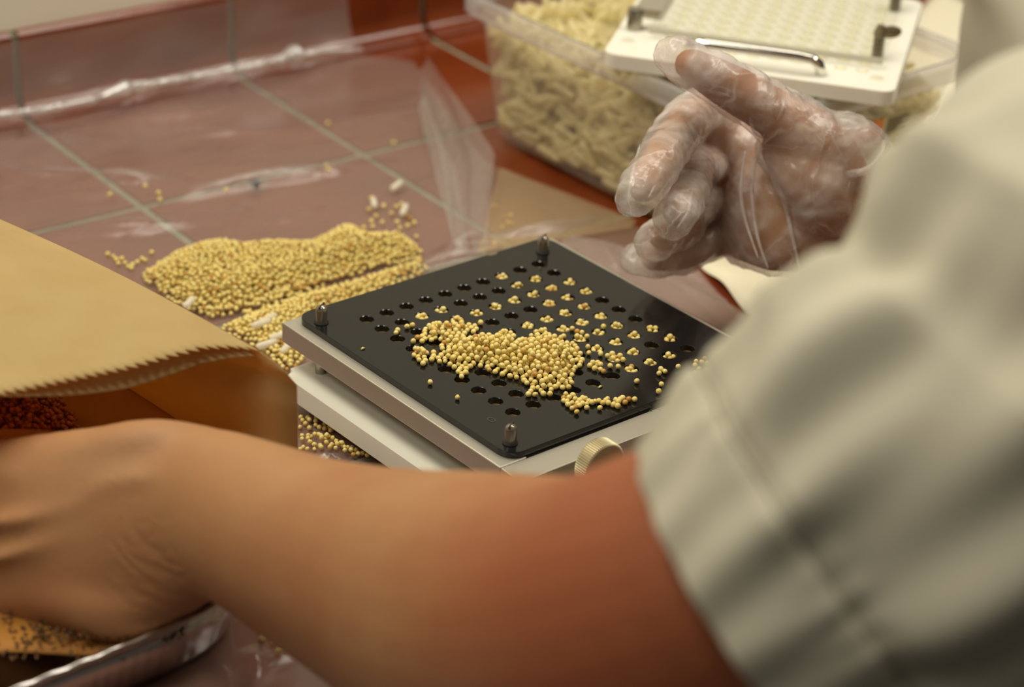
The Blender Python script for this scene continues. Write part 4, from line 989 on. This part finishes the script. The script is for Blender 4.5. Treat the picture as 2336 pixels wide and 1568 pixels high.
# right forearm, wrist and gloved hand
RW = P(1985, 545, 1.235); REl = P(2620, 800, 1.17)
parts.append(limb(dense([(P(1890, 500, 1.225), 0.030, 0.018), (RW, 0.029, 0.021), (P(2150, 620, 1.225), 0.032, 0.026), (P(2380, 710, 1.20), 0.040, 0.036), (REl, 0.042, 0.042), ((REl + SRt) / 2, 0.046, 0.046), (SRt - np.array([0, 0, 0.03]), 0.054, 0.054)], 4), up_img))
def right_hand(e, tip=0.0):
    """e: extra radius, tip: extra length at the finger ends"""
    out = []
    def ext(pts):
        a = np.asarray(pts[-1]); b = np.asarray(pts[-2]); d = (a - b) / np.linalg.norm(a - b); return pts[:-1] + [a + d * tip]
    # palm as a slab: rings from wrist to knuckles
    out.append(limb(dense([(P(1975, 530, 1.235), 0.029 + e, 0.017 + e), (P(1890, 490, 1.225), 0.034 + e, 0.019 + e), (P(1800, 460, 1.225), 0.0385 + e, 0.0175 + e), (P(1725, 450, 1.238), 0.0365 + e, 0.0125 + e), (P(1685, 448, 1.252), 0.0335 + e, 0.0100 + e)], 4), up_img + 0.15 * rt))
    # ball of the thumb, thumb
    out.append(finger(ext([P(1900, 420, 1.215), P(1855, 330, 1.198), P(1770, 262, 1.188), P(1672, 202, 1.178), P(1575, 148, 1.168)]), [0.021 + e, 0.0185 + e, 0.0132 + e, 0.0122 + e, 0.0090 + e]))
    out.append(finger([P(1880, 470, 1.205), P(1850, 400, 1.198), P(1790, 340, 1.202)], [0.016 + e, 0.0175 + e, 0.013 + e]))
    # index, middle, ring, little finger: out to the left, then curled back towards the viewer
    for pts, r in (([P(1720, 350, 1.245), P(1660, 305, 1.250), P(1588, 258, 1.230), P(1518, 345, 1.180), P(1468, 425, 1.158)], 0.0108),
                   ([P(1715, 415, 1.250), P(1650, 385, 1.258), P(1596, 380, 1.236), P(1572, 430, 1.200), P(1543, 484, 1.176)], 0.0100),
                   ([P(1705, 480, 1.252), P(1650, 460, 1.258), P(1596, 468, 1.244), P(1555, 515, 1.222), P(1512, 543, 1.206)], 0.0096),
                   ([P(1710, 540, 1.248), P(1660, 538, 1.258), P(1608, 560, 1.250), P(1550, 584, 1.240), P(1487, 590, 1.232)], 0.0088)):
        out.append(finger(ext(pts), [r * 1.12 + e, r * 1.1 + e, r + e, r * 0.95 + e, r * 0.82 + e]))
    return out
parts += right_hand(0.0)
# trunk under the shirt
sh = (SRt - SL); sh[2] = 0; sh /= np.linalg.norm(sh); fwd_p = np.array([-sh[1], sh[0], 0])
def ring_t(x, y, z, a, b): return (np.array([x, y, z]), a, b, sh, fwd_p)
trunk = [ring_t(.17, -.44, -.32, .150, .095), ring_t(.15, -.42, -.02, .145, .090), ring_t(.12, -.37, .15, .150, .085), ring_t(.095, -.30, .25, .150, .075), ring_t(.085, -.275, .315, .120, .060), ring_t(.075, -.255, .345, .058, .055), ring_t(.06, -.235, .40, .052, .052)]
parts.append(loft(trunk))
# head, bowed over the work (above the picture)
HC = np.array([0.030, -0.198, 0.505]); fd = fwd_p * 0.80 + np.array([0, 0, -0.60]); hu = np.cross(sh, fd); hu = hu if hu[2] > 0 else -hu
def ell(c, a, b, h, n=20):
    rings = []
    for k in range(1, 16):
        t = -math.pi / 2 + math.pi * k / 16; rings.append((c + hu * (h * math.sin(t)), a * math.cos(t), b * math.cos(t), sh, fd))
    return loft(rings, n, True)
def hp3(x, y, z): return HC + sh * x + fd * y + hu * z
parts.append(ell(HC, 0.074, 0.094, 0.105)); parts.append(ell(hp3(0, 0.028, -0.060), 0.052, 0.060, 0.055))
parts.append(limb([(HC - hu * 0.05 - fd * 0.01, 0.05, 0.05), (np.array([.06, -.235, .40]), 0.052, 0.052), (np.array([.075, -.255, .345]), 0.056, 0.056)], sh))
parts.append(limb([(hp3(0, 0.088, 0.012), 0.007, 0.008), (hp3(0, 0.104, -0.018), 0.012, 0.012), (hp3(0, 0.092, -0.026), 0.013, 0.009)], sh, 12))      # nose
parts.append(limb([(hp3(-0.022, 0.080, -0.055), 0.005, 0.006), (hp3(0, 0.087, -0.054), 0.007, 0.007), (hp3(0.022, 0.080, -0.055), 0.005, 0.006)], hu, 10))   # lips
for q in (-1, 1): parts.append(limb([(hp3(q * 0.074, 0.0, 0.020), 0.006, 0.012), (hp3(q * 0.080, -0.006, 0.0), 0.007, 0.014), (hp3(q * 0.074, 0.0, -0.028), 0.005, 0.008)], sh, 12))   # ears
body = fused('body', parts, 0.0026, 11, 'skin', person); body['label'] = 'bare forearms and hands'
MT['hair'] = mat('dark_brown_hair', (62, 44, 30), 0.55, bump=(160, 0.6, 0.004, (1, 1, 0.15)))
V = []; F = []
for i in range(25):
    t = math.pi * 0.62 * i / 24
    for k in range(48):
        a = 2 * math.pi * k / 48; back = 0.5 - 0.5 * math.sin(a); tt2 = t * (0.62 + 0.55 * back)
        d = 0.008 + 0.0015 * math.sin(13 * a + 5 * t)
        V.append(HC + hu * ((0.105 + d) * math.cos(tt2)) + sh * ((0.074 + d) * math.sin(tt2) * math.cos(a)) + fd * ((0.094 + d) * math.sin(tt2) * math.sin(a)))
for i in range(24):
    for k in range(48): F.append((i * 48 + k, (i + 1) * 48 + k, (i + 1) * 48 + (k + 1) % 48, i * 48 + (k + 1) % 48))
hr = obj('hair', mesh('hair', V, F), 'hair', person); md = hr.modifiers.new('t', 'SOLIDIFY'); md.thickness = 0.004; md.offset = -1
MT['eye'] = mat('eye_white', (220, 214, 204), 0.2)
for q in (-1, 1):
    v_, f_ = ell(hp3(q * 0.031, 0.079, 0.008), 0.0125, 0.0085, 0.0075, 14); obj('eye', mesh('eye', v_, f_), 'eye', person)
# glove
tx1 = bpy.data.textures.new('creases', 'CLOUDS'); tx1.noise_scale = 0.016; tx1.noise_depth = 2
tx2 = bpy.data.textures.new('folds', 'MUSGRAVE') if False else bpy.data.textures.new('folds', 'CLOUDS'); tx2.noise_scale = 0.006; tx2.noise_depth = 1
gl = right_hand(0.0020, 0.009)
# loose cuff gathered at the base of the thumb
gl.append(finger([P(1850, 320, 1.20), P(1930, 330, 1.20), P(1985, 350, 1.205), P(2005, 385, 1.21)], [0.016, 0.017, 0.0125, 0.007]))
TXS = [(tx1, 0.0046, 0.42), (tx2, 0.0016, 0.5)]
glove = fused('glove', gl[:3] + gl[7:], 0.0017, 5, 'glove', person, TXS)
bmg = bmesh.new(); bmg.from_mesh(glove.data)
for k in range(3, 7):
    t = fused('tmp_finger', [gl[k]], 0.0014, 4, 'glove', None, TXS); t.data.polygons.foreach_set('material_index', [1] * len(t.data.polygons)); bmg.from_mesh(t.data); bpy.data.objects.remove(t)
# pleats where the film is pulled from the thumb across the palm, and the rolled cuff
for pth, rr in ((((1742, 318, 1.197), (1722, 380, 1.203), (1716, 450, 1.207), (1728, 540, 1.207), (1752, 612, 1.208)), .0010), (((1752, 300, 1.190), (1768, 380, 1.199), (1792, 470, 1.203), (1812, 560, 1.205), (1828, 626, 1.208)), .0012),
                (((1700, 345, 1.214), (1690, 430, 1.216), (1700, 500, 1.216), (1730, 590, 1.213)), .0009), (((1640, 210, 1.166), (1700, 240, 1.172), (1720, 300, 1.182), (1748, 318, 1.190)), .0009),
                (((1790, 230, 1.174), (1775, 270, 1.176), (1740, 312, 1.186)), .0009), (((1840, 240, 1.180), (1860, 290, 1.180), (1880, 330, 1.182)), .0010), (((1880, 260, 1.184), (1900, 320, 1.183), (1935, 385, 1.190)), .0010),
                (((1905, 300, 1.184), (1890, 350, 1.183), (1905, 392, 1.190)), .0011), (((2016, 322, 1.196), (2012, 352, 1.193), (1985, 385, 1.192), (1945, 396, 1.192), (1915, 390, 1.190), (1895, 372, 1.188)), .0022),
                (((1460, 330, 1.172), (1442, 400, 1.155), (1432, 455, 1.148)), .0009), (((1545, 300, 1.196), (1520, 370, 1.165), (1480, 450, 1.148)), .0009), (((1580, 420, 1.186), (1570, 480, 1.166), (1545, 520, 1.160)), .0008)):
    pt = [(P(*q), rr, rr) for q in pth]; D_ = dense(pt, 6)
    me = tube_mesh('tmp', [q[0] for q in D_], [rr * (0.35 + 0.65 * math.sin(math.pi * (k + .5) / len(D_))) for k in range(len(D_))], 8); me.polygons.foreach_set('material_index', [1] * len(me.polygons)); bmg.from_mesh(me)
glove.data.materials.append(MT['glove_whitened']); bmg.to_mesh(glove.data); bmg.free(); glove.data.polygons.foreach_set('use_smooth', [True] * len(glove.data.polygons))
glove['label'] = 'crinkled clear plastic glove'

# shirt: left sleeve open at the hem, shirt body
def sleeve(name, rings, wr, hem_len, fold, th=0.0012, n=160):
    """rings (centre, ra, rb) from hem to armhole"""
    D = dense(rings, 14); V = []; F = []; m = len(D); L_ = [0.0]
    for i in range(1, m): L_.append(L_[-1] + float(np.linalg.norm(D[i][0] - D[i - 1][0])))
    ref = up_img - 0.75 * rt
    for i, (c, ra, rb) in enumerate(D):
        a = D[max(i - 1, 0)][0]; b = D[min(i + 1, m - 1)][0]; t = (b - a) / np.linalg.norm(b - a); U = ref - t * (ref @ t); U /= np.linalg.norm(U); Vv = np.cross(t, U)
        for k in range(n):
            an = 2 * math.pi * k / n; s = L_[i]
            d = wr(s, an)
            if s < hem_len: d += 0.0010
            d -= 0.0022 * math.exp(-((s - hem_len) / 0.0022) ** 2)                     # groove at the stitched hem
            d += 0.0007 * math.sin(an * 40 + 6 * math.sin(3 * an)) * math.exp(-((s - hem_len) / 0.010) ** 2)   # puckers
            V.append(c + U * ((ra + d) * math.cos(an)) + Vv * ((rb + d) * math.sin(an)))
    for i in range(m - 1):
        for k in range(n): F.append((i * n + k, i * n + (k + 1) % n, (i + 1) * n + (k + 1) % n, (i + 1) * n + k))
    o = obj(name, mesh(name, V, F), 'cloth', person); md = o.modifiers.new('t', 'SOLIDIFY'); md.thickness = th; md.offset = -1
    return o, V, n, L_
def wr(s, a):
    f = 0.0036 * math.sin(5 * a + 60 * s + 1.2 * math.sin(30 * s)) * min(1, s / 0.05) + 0.0022 * math.sin(11 * a - 35 * s + 2) * min(1, s / 0.04)
    f += 0.0065 * math.exp(-((s - 0.115 - 0.012 * math.cos(a - 1)) / 0.010) ** 2) * (0.5 + 0.5 * math.cos(a - 0.4))
    f -= 0.0080 * math.exp(-((s - 0.088 - 0.015 * math.sin(a)) / 0.011) ** 2) * (0.5 + 0.5 * math.cos(a + 0.2))
    f += 0.0012 * math.sin(17 * a + 20 * s)
    return f
srings = [cp(1722, 1392, 0.700, R_(448, .70), 0.0585), cp(1830, 1322, 0.696, R_(492, .70), 0.0600), cp(1950, 1240, 0.693, R_(538, .693), 0.063), cp(2090, 1150, 0.690, R_(612, .69), 0.067), cp(2250, 1030, 0.69, R_(612, .69), 0.071), cp(2450, 850, 0.692, R_(618, .692), 0.073), cp(2700, 600, 0.705, R_(600, .70), 0.074), (SL + np.array([0.012, 0.0, -0.020]), 0.076, 0.074), (SL + np.array([0.075, 0.045, -0.030]), 0.070, 0.070)]
slv, SV, SN, SLn = sleeve('sleeve', srings, wr, 0.030, None); slv['label'] = 'short shirt sleeve with a stitched hem'
# stitches along the hem seam
row = min(range(len(SLn)), key=lambda i: abs(SLn[i] - 0.030)); bm = bmesh.new()
for k in range(0, SN):
    a = vec(SV[row * SN + k]); b = vec(SV[row * SN + (k + 1) % SN]); c = vec(np.mean([SV[row * SN + q] for q in range(0, SN, 8)], axis=0))
    mid = (a + b) / 2; nrm = (mid - c).normalized(); t = (b - a); w = t.normalized().cross(nrm) * 0.00035
    p0 = a + t * 0.15 + nrm * 0.0009; p1 = a + t * 0.8 + nrm * 0.0009
    top = [bm.verts.new(q) for q in (p0 - w, p1 - w, p1 + w, p0 + w)]; bot = [bm.verts.new(v.co - nrm * 0.0007) for v in top]
    bm.faces.new(top); bm.faces.new(bot[::-1])
    for q in range(4): bm.faces.new((top[q], bot[q], bot[(q + 1) % 4], top[(q + 1) % 4]))
stt = obj('stitching', bm_mesh('stitching', bm), 'thread', slv); stt['kind'] = 'stuff'
# right sleeve
srr = [(REl * 0.75 + SRt * 0.25, 0.062, 0.062), (REl * 0.5 + SRt * 0.5, 0.066, 0.066), (SRt + np.array([0, 0, -0.02]), 0.072, 0.072), (SRt + np.array([-0.07, -0.05, -0.02]), 0.068, 0.068)]
sleeve('sleeve', srr, lambda s, a: 0.002 * math.sin(5 * a + 50 * s), 0.03, None, n=96)
# shirt body
V = []; F = []; rings = [((.17, -.44, -.30), .185, .130), ((.15, -.42, -.05), .180, .125), ((.13, -.385, .08), .185, .122), ((.115, -.345, .18), .195, .118), ((.10, -.305, .25), .198, .108), ((.088, -.28, .31), .170, .090), ((.08, -.262, .345), .110, .076), ((.072, -.252, .366), .068, .064)]
D = dense([(np.array(c), a, b) for c, a, b in rings], 10); n = 160
for i, (c, a, b) in enumerate(D):
    for k in range(n):
        an = 2 * math.pi * k / n; d = 0.004 * math.sin(4 * an + 0.35 * i) + 0.0025 * math.sin(9 * an - 0.2 * i) + 0.002 * math.sin(0.6 * i + 3 * an)
        V.append(c + sh * ((a + d) * math.cos(an)) + fwd_p * ((b + d) * math.sin(an)))
for i in range(len(D) - 1):
    for k in range(n): F.append((i * n + k, i * n + (k + 1) % n, (i + 1) * n + (k + 1) % n, (i + 1) * n + k))
sb = obj('shirt_body', mesh('shirt_body', V, F), 'cloth', person); md = sb.modifiers.new('t', 'SOLIDIFY'); md.thickness = 0.0012
